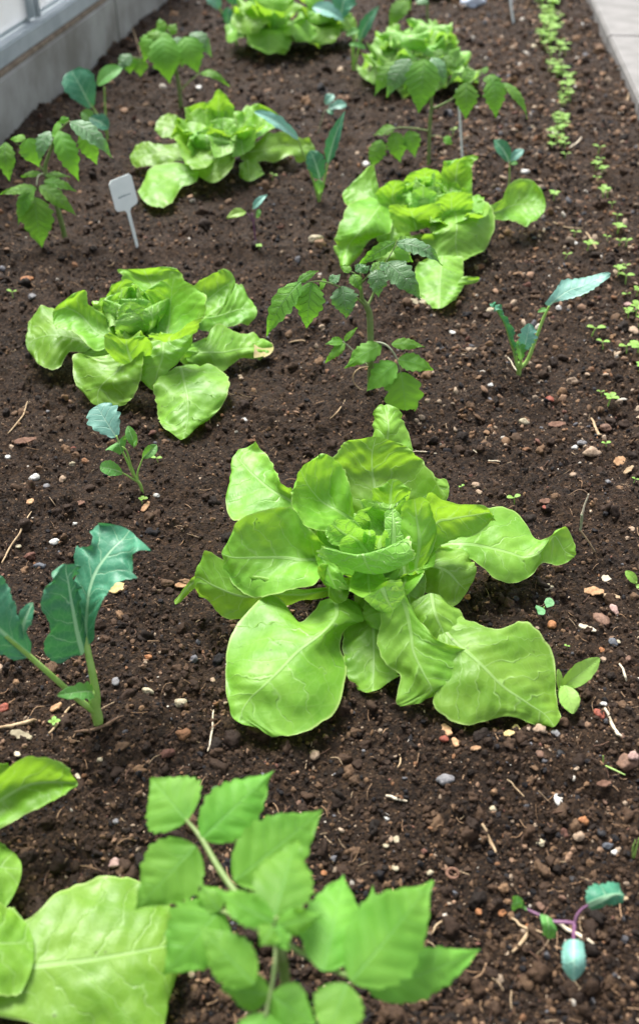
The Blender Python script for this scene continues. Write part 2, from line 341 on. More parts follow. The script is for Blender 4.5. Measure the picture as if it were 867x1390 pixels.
def crumb_mat():
    m, nt = newmat('soil_crumb'); T = NT(nt); obj = T.n('ShaderNodeTexCoord').outputs['Object']
    at = T.n('ShaderNodeAttribute', attribute_name='Col')
    c = T.mix(T.ramp(T.noise(obj, 500, 3), .3, .8, 0, .55), at.outputs['Color'], (.02, .013, .01))
    b = T.n('ShaderNodeBsdfPrincipled'); T.l(c, b.inputs['Base Color']); b.inputs['Roughness'].default_value = .75; b.inputs['Specular IOR Level'].default_value = .22
    bp = T.n('ShaderNodeBump'); bp.inputs['Strength'].default_value = .7; bp.inputs['Distance'].default_value = .0015; T.l(T.noise(obj, 600, 4, .7), bp.inputs['Height']); T.l(bp.outputs[0], b.inputs['Normal'])
    o = T.n('ShaderNodeOutputMaterial'); T.l(b.outputs[0], o.inputs[0]); return m
M['crumb'] = crumb_mat()
M['ground'] = plain_mat('outside_ground', (.06, .09, .03), (.16, .14, .09), 3, .9, .6, .01)

# ------------------------------------------------------------------ world and light
w = bpy.data.worlds.new('World'); scene.world = w; w.use_nodes = True; wn = w.node_tree
sky = wn.nodes.new('ShaderNodeTexSky'); sky.sky_type = 'NISHITA'; sky.sun_disc = False
SUN_EL, SUN_AZ = 60, -24        # azimuth from +Y towards +X
sky.sun_elevation = R(SUN_EL); sky.sun_rotation = R(SUN_AZ); sky.altitude = 100; sky.dust_density = 3; sky.air_density = 1
bg = wn.nodes['Background']; hs_ = wn.nodes.new('ShaderNodeHueSaturation'); hs_.inputs['Saturation'].default_value = .35; wn.links.new(sky.outputs[0], hs_.inputs['Color']); wn.links.new(hs_.outputs[0], bg.inputs[0]); bg.inputs[1].default_value = .145
sun = bpy.data.lights.new('sun', 'SUN'); so = bpy.data.objects.new('sun', sun); COL.objects.link(so)
sun.energy = 4.2; sun.angle = R(24); sun.color = (1, .975, .94)
dirv = Vector((math.sin(R(SUN_AZ))*math.cos(R(SUN_EL)), math.cos(R(SUN_AZ))*math.cos(R(SUN_EL)), math.sin(R(SUN_EL))))
so.rotation_euler = dirv.to_track_quat('Z', 'Y').to_euler(); so.location = dirv*5
scene.view_settings.view_transform = 'Standard'; scene.view_settings.look = 'None'; scene.view_settings.gamma = 1
scene.view_settings.exposure = 0.88
scene.render.engine = 'CYCLES'
scene.cycles.use_denoising = True
scene.cycles.max_bounces = 8; scene.cycles.transmission_bounces = 6; scene.cycles.diffuse_bounces = 4
# ------------------------------------------------------------------ soil bed
def xl(Y): return -.463+(Y-3.27)*.1105
def xr(Y): return .796+(Y-3.27)*.122
def soil_sheet():
    ys = [-.5]; 
    while ys[-1] < 9:
        y = ys[-1]; d = .0016*max(1, (y/.75))**1.25 if y > .2 else .012
        ys.append(y+d)
    ys = np.array(ys); nx = 820
    s = np.linspace(0, 1, nx)
    X = np.zeros((len(ys), nx)); Y = np.repeat(ys[:, None], nx, 1)
    for i, y in enumerate(ys): X[i] = (xl(y)-.02)+s*(xr(y)-xl(y)+.05)
    Z = soil_h(X, Y)
    Z[:, 0] = Z[:, -1] = -.08; Z[0] = -.08
    V = np.stack([X, Y, Z], -1).reshape(-1, 3)
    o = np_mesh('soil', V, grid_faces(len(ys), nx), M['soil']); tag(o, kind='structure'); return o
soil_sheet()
# base shapes for crumbs
def ico(sub):
    import bmesh
    bm = bmesh.new(); bmesh.ops.create_icosphere(bm, subdivisions=sub, radius=1)
    V = np.array([v.co[:] for v in bm.verts]); F = np.array([[v.index for v in f.verts] for f in bm.faces]); bm.free(); return V, F
def rand_rot(n):
    q = RS.normal(size=(n, 4)); q /= np.linalg.norm(q, axis=1, keepdims=True); w_, x, y, z = q.T
    return np.stack([1-2*(y*y+z*z), 2*(x*y-z*w_), 2*(x*z+y*w_), 2*(x*y+z*w_), 1-2*(x*x+z*z), 2*(y*z-x*w_), 2*(x*z-y*w_), 2*(y*z+x*w_), 1-2*(x*x+y*y)], -1).reshape(n, 3, 3)
PAL = np.array([(.030, .017, .010), (.056, .032, .018), (.014, .009, .006), (.115, .068, .038), (.20, .118, .064), (.26, .16, .10), (.40, .30, .21), (.58, .52, .44), (.22, .11, .055), (.15, .07, .05), (.13, .13, .14), (.012, .012, .014)])
def crumbs(name, n, lo, hi, sub, wts, label, ymin=.12, ymax=4.6, flat=(.45, 1), p=1.45, smooth=False, sink=.25, xbias=0):
    B, F = ico(sub); nb = len(B)
    u = RS.rand(n); a = 1-p; Y = ((ymin**a)+(u*((ymax**a)-(ymin**a))))**(1/a)
    s = RS.rand(n)
    if xbias: s = 1-(1-s)**(1+0)*RS.rand(n)**xbias if False else np.where(RS.rand(n) < xbias, 1-RS.rand(n)**1.0*.35, s)
    half = .52*(Y*CP+CAM_H*SP)+.08
    x0 = np.maximum(xl(Y)+.004, -half); x1 = np.minimum(xr(Y)-.004, half)
    X = x0+s*(x1-x0)
    r = lo*(hi/lo)**(RS.rand(n)**2.2)*np.clip(Y/1.1, .8, 2.2)**.7
    Z = soil_h(X, Y)
    sc = np.stack([r, r*(.55+.45*RS.rand(n)), r*(flat[0]+(flat[1]-flat[0])*RS.rand(n))], -1)
    jit = 1+.28*RS.normal(size=(n, nb, 1)).clip(-1.4, 1.4)*(.9 if sub == 1 else .45)
    if sub > 1:
        o3 = RS.rand(n, 1, 3)*90; jit = 1+(.5*noise3(B[None]*1.4+o3, 9)+(.34*noise3(B[None]*3.6+o3, 10) if sub > 2 else .2*noise3(B[None]*2.6+o3, 10)))[..., None]
    V = B[None]*jit*sc[:, None]
    Rm = rand_rot(n); V = np.einsum('nij,nvj->nvi', Rm, V)
    V = V + np.stack([X, Y, Z+r*(.5-sink)], -1)[:, None]
    Fa = (F[None]+np.arange(n)[:, None, None]*nb).reshape(-1, 3)
    wts = np.array(wts, float); wts /= wts.sum()
    c = PAL[RS.choice(len(PAL), n, p=wts)]*(.6+.75*RS.rand(n, 1)); c = np.concatenate([c, np.ones((n, 1))], 1)
    o = np_mesh(name, V.reshape(-1, 3), Fa, M['crumb'], cols=np.repeat(c, nb, 0), smooth=smooth)
    return tag(o, label, 'soil', kind='stuff')
#        dark brn vdark mid lbrn tan beige pale orng red grey black
W1 = [28, 26, 18, 13, 7, 2.6, 1.2, .3, 1.0, .5, .6, 8]
W2 = [22, 20, 12, 11, 10, 5, 2.2, .8, 2.6, 1.6, 3, 7]
crumbs('soil_crumbs', 140000, .0007, .0036, 1, W1, 'fine dark brown crumbs of loose soil', )
crumbs('soil_clods', 7800, .0028, .0085, 3, [34, 30, 14, 12, 3, .3, 0, 0, .4, .4, .3, 2], 'small dark clods of soil lying on the bed', flat=(.5, .9), smooth=True, sink=.45)
crumbs('grit', 8500, .0008, .0030, 2, [2, 3, 1, 10, 13, 11, 7, 2, 5, 2, 4, 8], 'fine grit of mixed colours in the soil', flat=(.4, .8), smooth=True, xbias=.35)
crumbs('bark_grit', 5200, .002, .0060, 2, [1, 2, 1, 12, 15, 13, 8, 2, 5, 2, 3, 3], 'bark bits and grit mostly along the paved edge', flat=(.25, .5), smooth=True, ymin=.9, xbias=.7, p=1.1)
def fibres(n):
    Vs, Fs, Cs = [], [], []; k = 0
    for i in range(n):
        Y = ((.2**-.4)+(random.random()*((3.4**-.4)-(.2**-.4))))**(1/-.4); half = .36*(Y*CP+CAM_H*SP)+.05
        x0 = max(xl(Y)+.01, -half); x1 = min(xr(Y)-.01, half); x = x0+random.random()*(x1-x0)
        L = random.uniform(.003, .014)*max(1, Y)**.5; a = random.random()*6.3; bend = random.uniform(-.35, .35); P_ = []
        for t in (-.5, 0, .5):
            qx = x+math.cos(a)*L*t-math.sin(a)*bend*L*(.25-t*t)*2; qy = Y+math.sin(a)*L*t+math.cos(a)*bend*L*(.25-t*t)*2
            P_.append((qx, qy, sh(qx, qy)+.0015+random.random()*.0015))
        V, F = tube(None, P_, random.uniform(.00018, .0005)*max(1, Y)**.5, None, ns=5, n=6)
        Vs.append(V); Fs.append(F+k); k += len(V)
        c = random.choice([(.30, .18, .10), (.40, .29, .18), (.16, .09, .06), (.38, .24, .14), (.10, .06, .04)]); Cs.append(np.tile((*c, 1), (len(V), 1)))
    o = np_mesh('plant_fibres', np.concatenate(Vs), np.concatenate(Fs), M['crumb'], cols=np.concatenate(Cs)); tag(o, 'fine dry roots and plant fibres on the soil', 'plant litter', kind='stuff')
fibres(1500)
# ground outside the bed
def box(name, lo, hi, mat, parent=None, bev=.002, rot=None, org=None):
    import bmesh
    bm = bmesh.new(); bmesh.ops.create_cube(bm, size=1)
    for v in bm.verts:
        v.co = Vector([lo[i]+(v.co[i]+.5)*(hi[i]-lo[i]) for i in range(3)])
    if bev: bmesh.ops.bevel(bm, geom=bm.edges[:], offset=bev, segments=2, affect='EDGES')
    me = bpy.data.meshes.new(name); bm.to_mesh(me); bm.free(); me.materials.append(mat)
    for p in me.polygons: p.use_smooth = False
    o = bpy.data.objects.new(name, me); COL.objects.link(o)
    if parent: o.parent = parent
    return o
V = np.array([(-60, -60, -.09), (60, -60, -.09), (60, 120, -.09), (-60, 120, -.09)]); tag(np_mesh('ground', V, [[0, 1, 2, 3]], M['ground']), kind='structure')
# path of concrete pavers along the right side (local y runs along the kerb)
kang = -math.atan(.122)
kp = thing('path', (xr(0), 0, 0), None, None); kp.rotation_euler[2] = kang; tag(kp, kind='structure')
yk = -1.46
while yk < 9:
    box('paving_slab', (0, yk+.002, -.06), (.3, yk+.6, .022), M['paving'], kp, .004)
    box('paving_slab', (.304, yk+.18, -.06), (.85, yk+.778, .0225), M['paving'], kp, .004)
    yk += .601
# greenhouse side wall on the left
wang = -math.atan(.1105)
gw = thing('greenhouse_wall', (xl(0), 0, 0), 'low concrete and glass greenhouse side wall bounding the bed', 'greenhouse wall'); gw.rotation_euler[2] = wang
yj = 2.80 - .9*5
while yj < 9:
    box('concrete_panel', (-.05, yj+.003, -.08), (0, yj+.897, .098), M['concrete'], gw, .003); yj += .9
box('timber_strip', (-.055, -2, .098), (-.006, 9, .108), M['gasket'], gw, .002)
box('sill_rail', (-.06, -2, .108), (-.010, 9, .142), M['alu'], gw, .003)
box('sill_lip', (-.0605, -2, .142), (-.042, 9, .150), M['alu'], gw, .001)
ym = 2.30-.62*7
ymf = []
while ym < 9:
    ymf.append(ym); m_ = box('mullion', (-.056, ym-.011, .150), (-.018, ym+.011, .40), M['alu'], gw, .002)
    box('mullion_flange', (-.0178, ym-.004, .150), (-.012, ym+.004, .40), M['alu'], m_, .001)
    ym += .62
for a, b_ in zip(ymf[:-1], ymf[1:]):
    box('glass_pane', (-.040, a+.012, .152), (-.036, b_-.012, .40), M['glass'], gw, 0)
box('top_rail', (-.058, -2, .402), (-.012, 9, .43), M['alu'], gw, .002)
# ------------------------------------------------------------------ lettuces traced leaf by leaf
def rows_px(data):                       # rows of (px, py, z in cm)
    return [[Pz(x, y, z/100) for (x, y, z) in r] for r in data]
def traced(root, leaves, big=True, mat='lettuce', inner=()):
    for i, d in enumerate(leaves):
        kw = {}
        if isinstance(d, tuple): d, kw = d
        rows = rows_px(d); rows = np.array(rows)
        sz = np.linalg.norm(rows[-1][1]-rows[0][1])
        o = dict(nu=48 if big else 36, nv=30 if big else 21, ruf=.085*sz, rufn=5, bl=.0019 if big else .0022, blf=62, fld=.0055, groove=.0011 if big else .0008)
        mm = M[kw.pop('m', mat)]; o.update(kw)
        leaf_grid('leaf', rows, mm, root, **o)
def core(root, c, r, n, h, mat='heart', seed=1):       # tightly wrapped heart leaves
    rnd = random.Random(seed)
    hs = thing('heart', (0, 0, 0), None, None); hs.parent = root
    for i in range(n):
        f = (i+.5)/n; a = i*2.4+rnd.random()*.4; rr = r*(.25+.75*f); hh = h*(1-.35*f)*(.85+.3*rnd.random())
        d = np.array([math.cos(a), math.sin(a), 0]); s = np.array([-d[1], d[0], 0]); w_ = rr*(1.0+.35*rnd.random())
        b = np.array(c)+d*rr*.15; rows = []
        for u, ro, z, ww in ((0, .2, 0, .35), (.35, .75, .42, .85), (.7, .95, .8, 1), (.9, .82, .98, .9), (1, .72, 1.03, .55)):
            p = np.array(c)+d*rr*ro+np.array([0, 0, hh*z])
            rows.append([p+s*w_*ww*k-d*rr*.42*abs(k)*ww*(1.0)+np.array([0, 0, -.06*hh*abs(k)]) for k in (-1, -.5, 0, .5, 1)])
        leaf_grid('heart_leaf', rows, M[mat], hs, nu=22, nv=17, ruf=.16*rr, rufn=5, bl=.0016, blf=95, groove=.0009, tipround=.14)
def stump(root, top):
    b = np.array(root.location); tube('stem', [b+[0, 0, -.01], b+[0, 0, .01], np.array(top)], [.012, .013, .008], M['stem_pale'], root, ns=12)

def filler(root, c, r, n, h, seed=1, a0=0):            # short inner leaves that close the rosette
    rnd = random.Random(seed)
    for i in range(n):
        a = a0+i*2*math.pi/n+rnd.uniform(-.2, .2); d = np.array([math.cos(a), math.sin(a), 0]); s = np.array([-d[1], d[0], 0]); L = r*rnd.uniform(.85, 1.1); rows = []
        for u, z, ww in ((0, 0, .3), (.35, .35, .7), (.7, .8, 1), (1, 1, .75)):
            p = np.array(c)+d*L*u+np.array([0, 0, h*z*rnd.uniform(.9, 1.1)]); rows.append([p+s*r*.42*ww*k+np.array([0, 0, .22*r*abs(k)*ww]) for k in (-1, -.5, 0, .5, 1)])
        leaf_grid('leaf', rows, M['lettuce'], root, nu=26, nv=19, ruf=.10*r, rufn=5, bl=.0018, blf=60, tipround=.14)
# --- the big lettuce in the middle of the foreground
c0 = Pz(500, 815, 0)
L1 = thing('lettuce', (c0[0], c0[1], 0), 'largest light green head lettuce, in sharp focus in the centre foreground', 'lettuce', 'head lettuces growing in the bed')
main = [
 # top left leaf
 [[(440,712,3),(446,702,3.5),(452,692,4)],[(396,710,5),(408,686,5),(410,672,5.5)],[(350,711,5),(373,668,6),(386,655,7)],[(317,708,4.6),(345,645,6.2),(370,633,7.3)],[(310,672,4.8),(327,626,6.4),(356,610,7.3)],[(312,648,5.2),(320,616,6.5),(343,603,7)]],
 # left round upper leaf
 ([[(446,745,5),(448,757,4.5),(446,770,4.5)],[(424,722,8),(414,760,5.6),(430,786,6.8)],[(398,690,9),(382,757,5.6),(394,800,5.2)],[(352,694,9),(346,757,5.8),(345,811,3.6)],[(318,718,7.5),(317,757,5.8),(316,792,4)],[(303,740,6.4),(301,752,5.8),(306,768,5.2)]], {'ruf': .006}),
 # lower left leaf
 [[(450,795,3),(455,800,3),(450,810,2)],[(410,800,4),(410,808,3.5),(405,813,2.2)],[(376,790,5),(374,807,3.8),(366,822,1.8)],[(333,780,5),(330,810,3.2),(329,840,1)],[(296,756,5),(294,797,3.6),(292,829,1.2)],[(276,762,4.5),(272,784,3.8),(276,808,1.8)],[(268,776,4),(265,784,3.6),(267,793,2.8)]],
 ([[(275,777,3.2),(272,786,2.9),(273,794,2.6)],[(262,784,3),(257,795,2.4),(261,801,2)],[(241,815,1),(238,819,.9),(241,822,.8)]], {'nu': 16, 'nv': 9, 'ruf': .001, 'groove': 0}),
 # big leaf lying at the bottom left
 ([[(436,812,3.2),(455,812,3.4),(480,812,3)],[(428,828,3),(456,836,3.6),(494,840,3)],[(404,848,2.5),(436,860,3.6),(473,853,2.4)],[(366,812,3.2),(405,884,3.3),(466,872,1.8)],[(322,846,3),(378,912,3.1),(472,903,1.3)],[(308,893,2.2),(356,933,2.7),(460,957,.9)],[(312,935,1.5),(338,950,1.9),(425,987,.7)],[(318,968,1),(328,970,1.3),(393,999,.7)],[(328,984,.8),(342,986,.9),(364,993,.7)]], {'nu': 64, 'nv': 40, 'ruf': .003, 'bl': .001, 'tipround': .03, 'groove': .0010}),
 # leaf under, centre bottom
 [[(475,818,2.5),(507,812,3),(540,818,2.5)],[(466,860,1.5),(507,855,2.4),(545,860,2)],[(468,905,1),(507,897,1.6),(545,900,1.5)],[(478,936,.6),(506,938,.9),(535,925,.8)]],
 # folded leaf, centre bottom
 ([[(505,798,6),(530,787,8),(550,796,6.5)],[(517,835,5),(549,822,6),(557,835,5)],[(513,866,3.5),(557,857,4.6),(588,864,4.6)],[(519,895,2.8),(561,885,3.8),(624,878,4)],[(543,916,2),(575,915,3),(645,890,3.2)],[(536,950,1),(585,937,2.2),(632,922,2.4)],[(545,960,.8),(570,955,1.1),(600,944,1.6)]], {'nu': 60, 'nv': 36, 'ruf': .0035, 'tipround': .03}),
 [[(556,818,5),(585,805,5.4),(608,818,5)],[(554,838,4),(590,832,5),(624,832,4)],[(570,862,3),(600,856,4),(626,864,3)],[(600,876,3),(612,879,3),(621,874,3)]],
 # big leaf at the bottom right
 ([[(585,880,3),(600,852,4),(600,822,4)],[(588,930,2),(618,872,3.8),(634,843,4)],[(592,964,1),(647,897,3.5),(675,856,3.8)],[(635,984,.8),(680,930,2.6),(712,845,3.4)],[(685,972,1.3),(714,953,1.8),(750,884,2.2)],[(722,982,.8),(739,970,1),(758,942,1)],[(742,986,.6),(752,986,.6),(763,974,.7)]], {'nu': 60, 'nv': 40, 'ruf': .0035, 'tipround': .03, 'groove': .0010}),
 # right leaf with its tip turned up
 ([[(600,720,4),(598,740,4),(600,755,4)],[(640,700,5),(632,738,4.5),(632,757,4)],[(670,687,5.2),(660,743,4),(650,768,3.5)],[(702,696,4.4),(690,750,3.8),(670,786,2.5)],[(724,732,3.5),(712,756,3.6),(700,791,2)],[(743,731,4.5),(734,748,4),(722,780,2.5)],[(764,715,5.2),(752,728,4.5),(737,764,3)],[(776,731,4.2),(766,748,3.4),(756,767,2.6)],[(782,746,3.5),(780,754,3),(771,763,2.7)]], {'nu': 60, 'ruf': .002, 'tipround': .02}),
 # curled upper right leaf
 ([[(568,745,5),(573,757,5),(575,768,4.5)],[(580,672,11),(590,712,7.5),(593,743,6)],[(600,679,11),(614,704,8),(620,732,6.5)],[(628,684,10),(638,700,8),(641,726,6.5)],[(656,686,8.5),(662,696,7.2),(661,710,6.5)],[(668,695,7.4),(670,699,7),(669,704,6.6)]], {'ruf': .002, 'tipround': .02}),
 ([[(555,777,5),(564,772,5.5),(575,768,5)],[(551,735,7),(569,735,7.8),(592,730,7)],[(544,700,9),(565,702,9.4),(585,698,9)],[(546,680,10.5),(562,677,11),(580,672,11.3)]], {'m': 'lettuce', 'ruf': .002}),
 [[(560,755,4),(575,765,4),(590,742,5)],[(572,797,3),(605,775,4.4),(634,742,4.6)],[(596,818,2.5),(622,792,3.6),(645,762,4)],[(620,826,2),(634,803,2.5),(644,786,3)]],
 # back leaves
 [[(500,645,5),(522,645,5),(552,640,5)],[(502,600,7),(525,600,7.5),(560,612,6.5)],[(510,573,8),(527,577,8.8),(550,577,8)],[(514,556,9),(521,551,9.3),(533,556,9)]],
 ([[(468,700,5),(510,695,5.5),(562,690,5)],[(450,665,7),(508,662,6.8),(602,676,6)],[(446,630,8.8),(505,640,7.6),(580,636,7.8)],[(466,602,10.4),(505,615,9.4),(558,612,9.3)],[(490,593,10.8),(510,593,10.6),(532,596,10.3)]], {'nu': 54, 'nv': 36, 'ruf': .005}),
 [[(560,675,6),(570,662,6),(572,642,6.6)],[(590,680,5.5),(592,662,6.2),(590,648,7)],[(608,680,5.3),(609,665,6),(609,650,6.5)]],
 ([[(470,716,5),(478,705,5.5),(480,695,6)],[(440,720,7.2),(458,693,6.6),(476,668,8)],[(411,710,9),(436,680,7),(463,636,9.7)],[(394,680,10),(418,658,8.6),(442,618,10.8)],[(397,652,10.6),(408,637,10.6),(424,623,10.8)]], {'ruf': .004}),
 # front left inner
 [[(475,790,4.5),(462,780,5),(452,765,6)],[(470,812,4),(448,795,4.8),(430,768,7.2)],[(458,818,3.4),(446,810,3.8),(436,795,5.4)]],
 # dark inner leaves, right
 [[(530,780,5),(548,768,5),(575,762,5)],[(527,808,4),(552,800,4.5),(580,795,4)],[(543,826,3),(558,828,3.2),(574,818,3)]],
 [[(500,800,4),(520,795,4),(540,800,4)],[(495,830,3),(520,835,3.5),(550,830,3.2)],[(500,850,2.4),(520,856,2.8),(545,850,2.4)]],
 # front lip rolled outwards, and the cup below it
 ([[(468,768,5.5),(500,772,5),(542,764,5.5)],[(450,748,8),(494,758,7.6),(546,738,8.4)],[(441,741,9.3),(492,752,9.1),(553,726,9.9)],[(432,748,8.8),(498,768,8.2),(563,748,9.2)],[(434,760,8),(506,780,7.3),(563,766,8.3)]], {'m': 'heart', 'ruf': .002, 'nu': 50, 'nv': 34, 'bl': .0009, 'groove': .0006, 'fld': .002}),
 ([[(484,766,5.4),(500,766,5),(514,766,5.4)],[(476,788,5.8),(500,792,5.2),(524,788,6)],[(473,804,6.9),(503,809,6.7),(526,797,7.6)]], {'ruf': .001}),
 ([[(492,811,6.7),(518,798,7.7),(544,785,9)],[(504,822,5.9),(524,812,7),(548,800,8)],[(520,834,5),(533,828,6),(548,816,7)]], {'m': 'heart', 'ruf': .001, 'bl': .0006, 'groove': .0004, 'fld': .001}),
 [[(428,752,7.4),(440,760,6.8),(455,765,6.5)],[(434,775,6.4),(448,782,5.8),(466,785,5.6)],[(442,795,5.4),(456,800,5),(472,802,5)]],
 # cup over the heart
 ([[(515,735,6.5),(530,738,6.5),(545,738,6.5)],[(500,705,7.8),(528,710,7.2),(549,705,7.6)],[(490,682,9),(528,694,9),(556,679,9.2)],[(496,674,9.6),(530,684,9.4),(557,668,9.8)]], {'m': 'heart', 'ruf': .002}),
 ([[(505,690,7.5),(530,694,7.5),(552,688,7.5)],[(506,668,9.6),(530,670,9.4),(558,668,9.8)],[(520,656,10.2),(533,650,10.6),(550,655,10.4)]], {'m': 'lettuce', 'ruf': .002}),
 ([[(474,745,6.2),(484,738,6),(492,724,6.6)],[(455,738,8),(467,725,7.2),(482,706,8.4)],[(443,720,9.2),(451,711,9),(464,701,9.2)]], {'m': 'heart', 'ruf': .002, 'bl': .0016, 'groove': .0005}),
 ([[(488,755,6.5),(500,754,6.2),(508,746,6.6)],[(470,749,8.2),(486,735,7.2),(501,728,8)],[(466,735,9.2),(473,726,9),(487,719,9.4)]], {'m': 'heart', 'ruf': .0015, 'bl': .0012, 'groove': .0004}),
 ([[(490,728,6.5),(505,726,6.5),(527,724,6.5)],[(480,705,8),(504,706,7.2),(532,700,8)],[(488,689,9),(506,686,9.2),(528,690,9)]], {'m': 'heart', 'ruf': .0015, 'bl': .0016, 'groove': .0005}),
 ([[(524,748,6.8),(534,744,6.8),(546,747,6.8)],[(522,714,8.2),(534,712,8.4),(548,716,8.2)],[(522,692,9.2),(532,690,9.2),(542,694,9.2)]], {'m': 'heart', 'ruf': .001, 'bl': .0006, 'groove': .0004, 'fld': .001}),
 ([[(505,748,6.6),(515,745,6.2),(526,742,6.6)],[(504,742,7.6),(515,736,7.2),(527,730,7.8)],[(508,734,8.2),(518,727,8.4),(527,722,8.6)]], {'m': 'heart', 'ruf': .001, 'bl': .001, 'groove': .0003}),
 ([[(492,738,7),(500,738,7),(508,737,7)],[(493,728,8.2),(501,727,8),(509,727,8.2)],[(495,722,8.8),(501,720,9),(507,722,8.8)]], {'m': 'heart', 'ruf': .001, 'bl': .001, 'groove': .0003}),
]
traced(L1, main)
cc = Pz(505, 735, .05); core(L1, (cc[0]+.002, cc[1]+.010, .028), .021, 6, .042, seed=3)
stump(L1, Pz(505, 760, .045)); filler(L1, (c0[0]+.001, c0[1]+.012, .012), .058, 9, .034, seed=2, a0=.3)

# --- lettuce on the left, second row
c0 = Pz(215, 488, 0)
L2 = thing('lettuce', (c0[0], c0[1], 0), 'head lettuce with one brown-tipped leaf, left of the knee-high tomato seedling and above the small kohlrabi', 'lettuce', 'head lettuces growing in the bed')
L2['label'] = 'left-hand head lettuce with a brown-tipped leaf pointing right'
left = [
 [[(125,455,3),(128,465,3),(120,478,3)],[(100,438,4),(98,458,3.5),(94,478,2.5)],[(70,422,4.2),(72,455,3.8),(78,502,1.3)],[(44,428,4),(50,460,3),(58,495,1)],[(37,453,3),(36,468,2.5),(41,482,1.6)]],
 [[(152,470,4),(152,458,4.5),(152,445,5)],[(126,474,4.4),(131,450,5),(142,428,6.4)],[(100,452,5),(110,428,6),(123,412,7.4)],[(75,443,5.5),(90,418,6.5),(113,393,9)],[(71,431,6),(73,422,6.5),(85,408,7.6)]],
 [[(195,430,5),(215,428,5),(242,425,5)],[(178,402,6),(212,400,6),(254,398,6)],[(166,378,7.7),(200,376,7),(246,374,7.7)],[(156,364,8.4),(195,365,8.2),(234,360,8.7)]],
 [[(250,432,4.5),(255,425,5),(255,410,5.5)],[(276,432,5),(275,412,5.6),(262,390,7.6)],[(300,414,6),(300,392,6.7),(288,371,8.6)],[(319,396,6.5),(319,380,7.5),(311,362,8.8)]],
 [[(255,440,4),(260,432,4),(265,422,4)],[(283,448,3),(292,430,3.5),(297,402,5)],[(318,443,2.4),(326,420,3.4),(320,383,5.6)],[(345,432,2.8),(349,422,3.2),(340,402,4)]],
 [[(200,460,4),(225,462,4),(252,458,4.5)],[(196,432,6),(230,437,5),(270,437,6.7)],[(195,403,8.4),(232,410,6.8),(280,412,8.8)],[(212,382,9.4),(235,378,9.4),(262,382,9.8)]],
 ([[(165,445,5),(178,440,5),(192,436,5)],[(138,425,6.5),(160,418,6),(192,412,6.4)],[(142,400,8),(160,395,7.6),(187,395,7.8)],[(158,383,8.7),(170,379,9),(182,381,8.8)]], {}),
 [[(158,492,4),(180,494,4),(204,488,4)],[(143,474,6),(175,480,5.2),(207,472,6)],[(142,456,7.2),(172,467,6.2),(200,458,7.7)],[(153,451,7.5),(172,460,7),(192,454,7.7)]],
 [[(162,476,4.5),(178,476,5),(194,468,5.6)],[(128,485,3.8),(163,500,3.6),(196,490,5)],[(101,478,3.4),(146,515,3.2),(192,514,3.4)],[(100,512,2),(134,530,1.9),(182,540,1.6)],[(114,540,.8),(133,551,.6),(165,555,.7)]],
 [[(198,462,5.5),(222,462,5.5),(264,448,6.7)],[(193,485,4.6),(220,487,4.4),(254,475,5.6)],[(190,510,3),(212,512,2.9),(238,497,4)],[(203,528,1.8),(212,530,1.7),(222,514,2.5)]],
 [[(203,458,6),(230,463,6),(268,450,6.6)],[(203,456,7.2),(230,458,7.4),(275,438,7.8)],[(206,452,8),(235,454,8),(280,430,8.4)]],
 ([[(250,490,3),(250,480,3),(252,470,3)],[(276,497,2),(280,478,3.3),(278,460,3.5)],[(300,505,1),(302,478,2.6),(293,445,3.7)],[(322,488,1),(325,474,2),(320,455,2.6)],[(345,485,1.2),(345,473,1.8),(345,459,2)],[(363,484,1),(369,475,1),(371,466,1.2)]], {}),
 ([[(232,500,3),(245,497,3),(262,492,3)],[(213,522,2.6),(250,518,3),(288,497,3)],[(210,547,1.8),(255,542,2.5),(310,515,2.5)],[(219,576,1),(255,568,1.5),(298,555,1.2)],[(235,593,.5),(250,595,.5),(270,580,.7)]], {}),
 [[(150,470,3.5),(165,475,3.5),(180,470,3.5)],[(118,468,3),(135,480,3.2),(160,492,3)],[(100,472,2.6),(112,485,2.4),(130,500,2)]],
 [[(235,480,4),(250,475,4),(262,465,4)],[(250,492,3),(268,478,3.4),(278,458,4)],[(262,500,2),(276,488,2.4),(288,465,3)]],
 ([[(165,455,5.5),(178,452,5.2),(192,448,5.5)],[(160,430,7.4),(176,432,6.8),(196,428,7.4)],[(163,412,8.6),(178,409,8.8),(195,413,8.6)]], {'m': 'heart', 'ruf': .003, 'bl': .0016, 'groove': .0005}),
]
traced(L2, left)
# the withered tip of the right leaf
leaf_grid('withered_tip', rows_px([[(344,486,1.4),(345,473,2.0),(344,458,2.2)],[(356,484,1.3),(358,474,1.5),(358,462,1.7)],[(364,484,1.2),(371,475,1.2),(372,466,1.4)]]), M['withered'], L2, nu=14, nv=11, ruf=.002, bl=.0015, label='brown withered leaf tip')
cc = Pz(182, 440, .05); core(L2, (cc[0], cc[1]+.005, .03), .042, 12, .06, seed=5); stump(L2, Pz(205, 465, .04)); filler(L2, (c0[0], c0[1]+.01, .012), .06, 8, .035, seed=5)

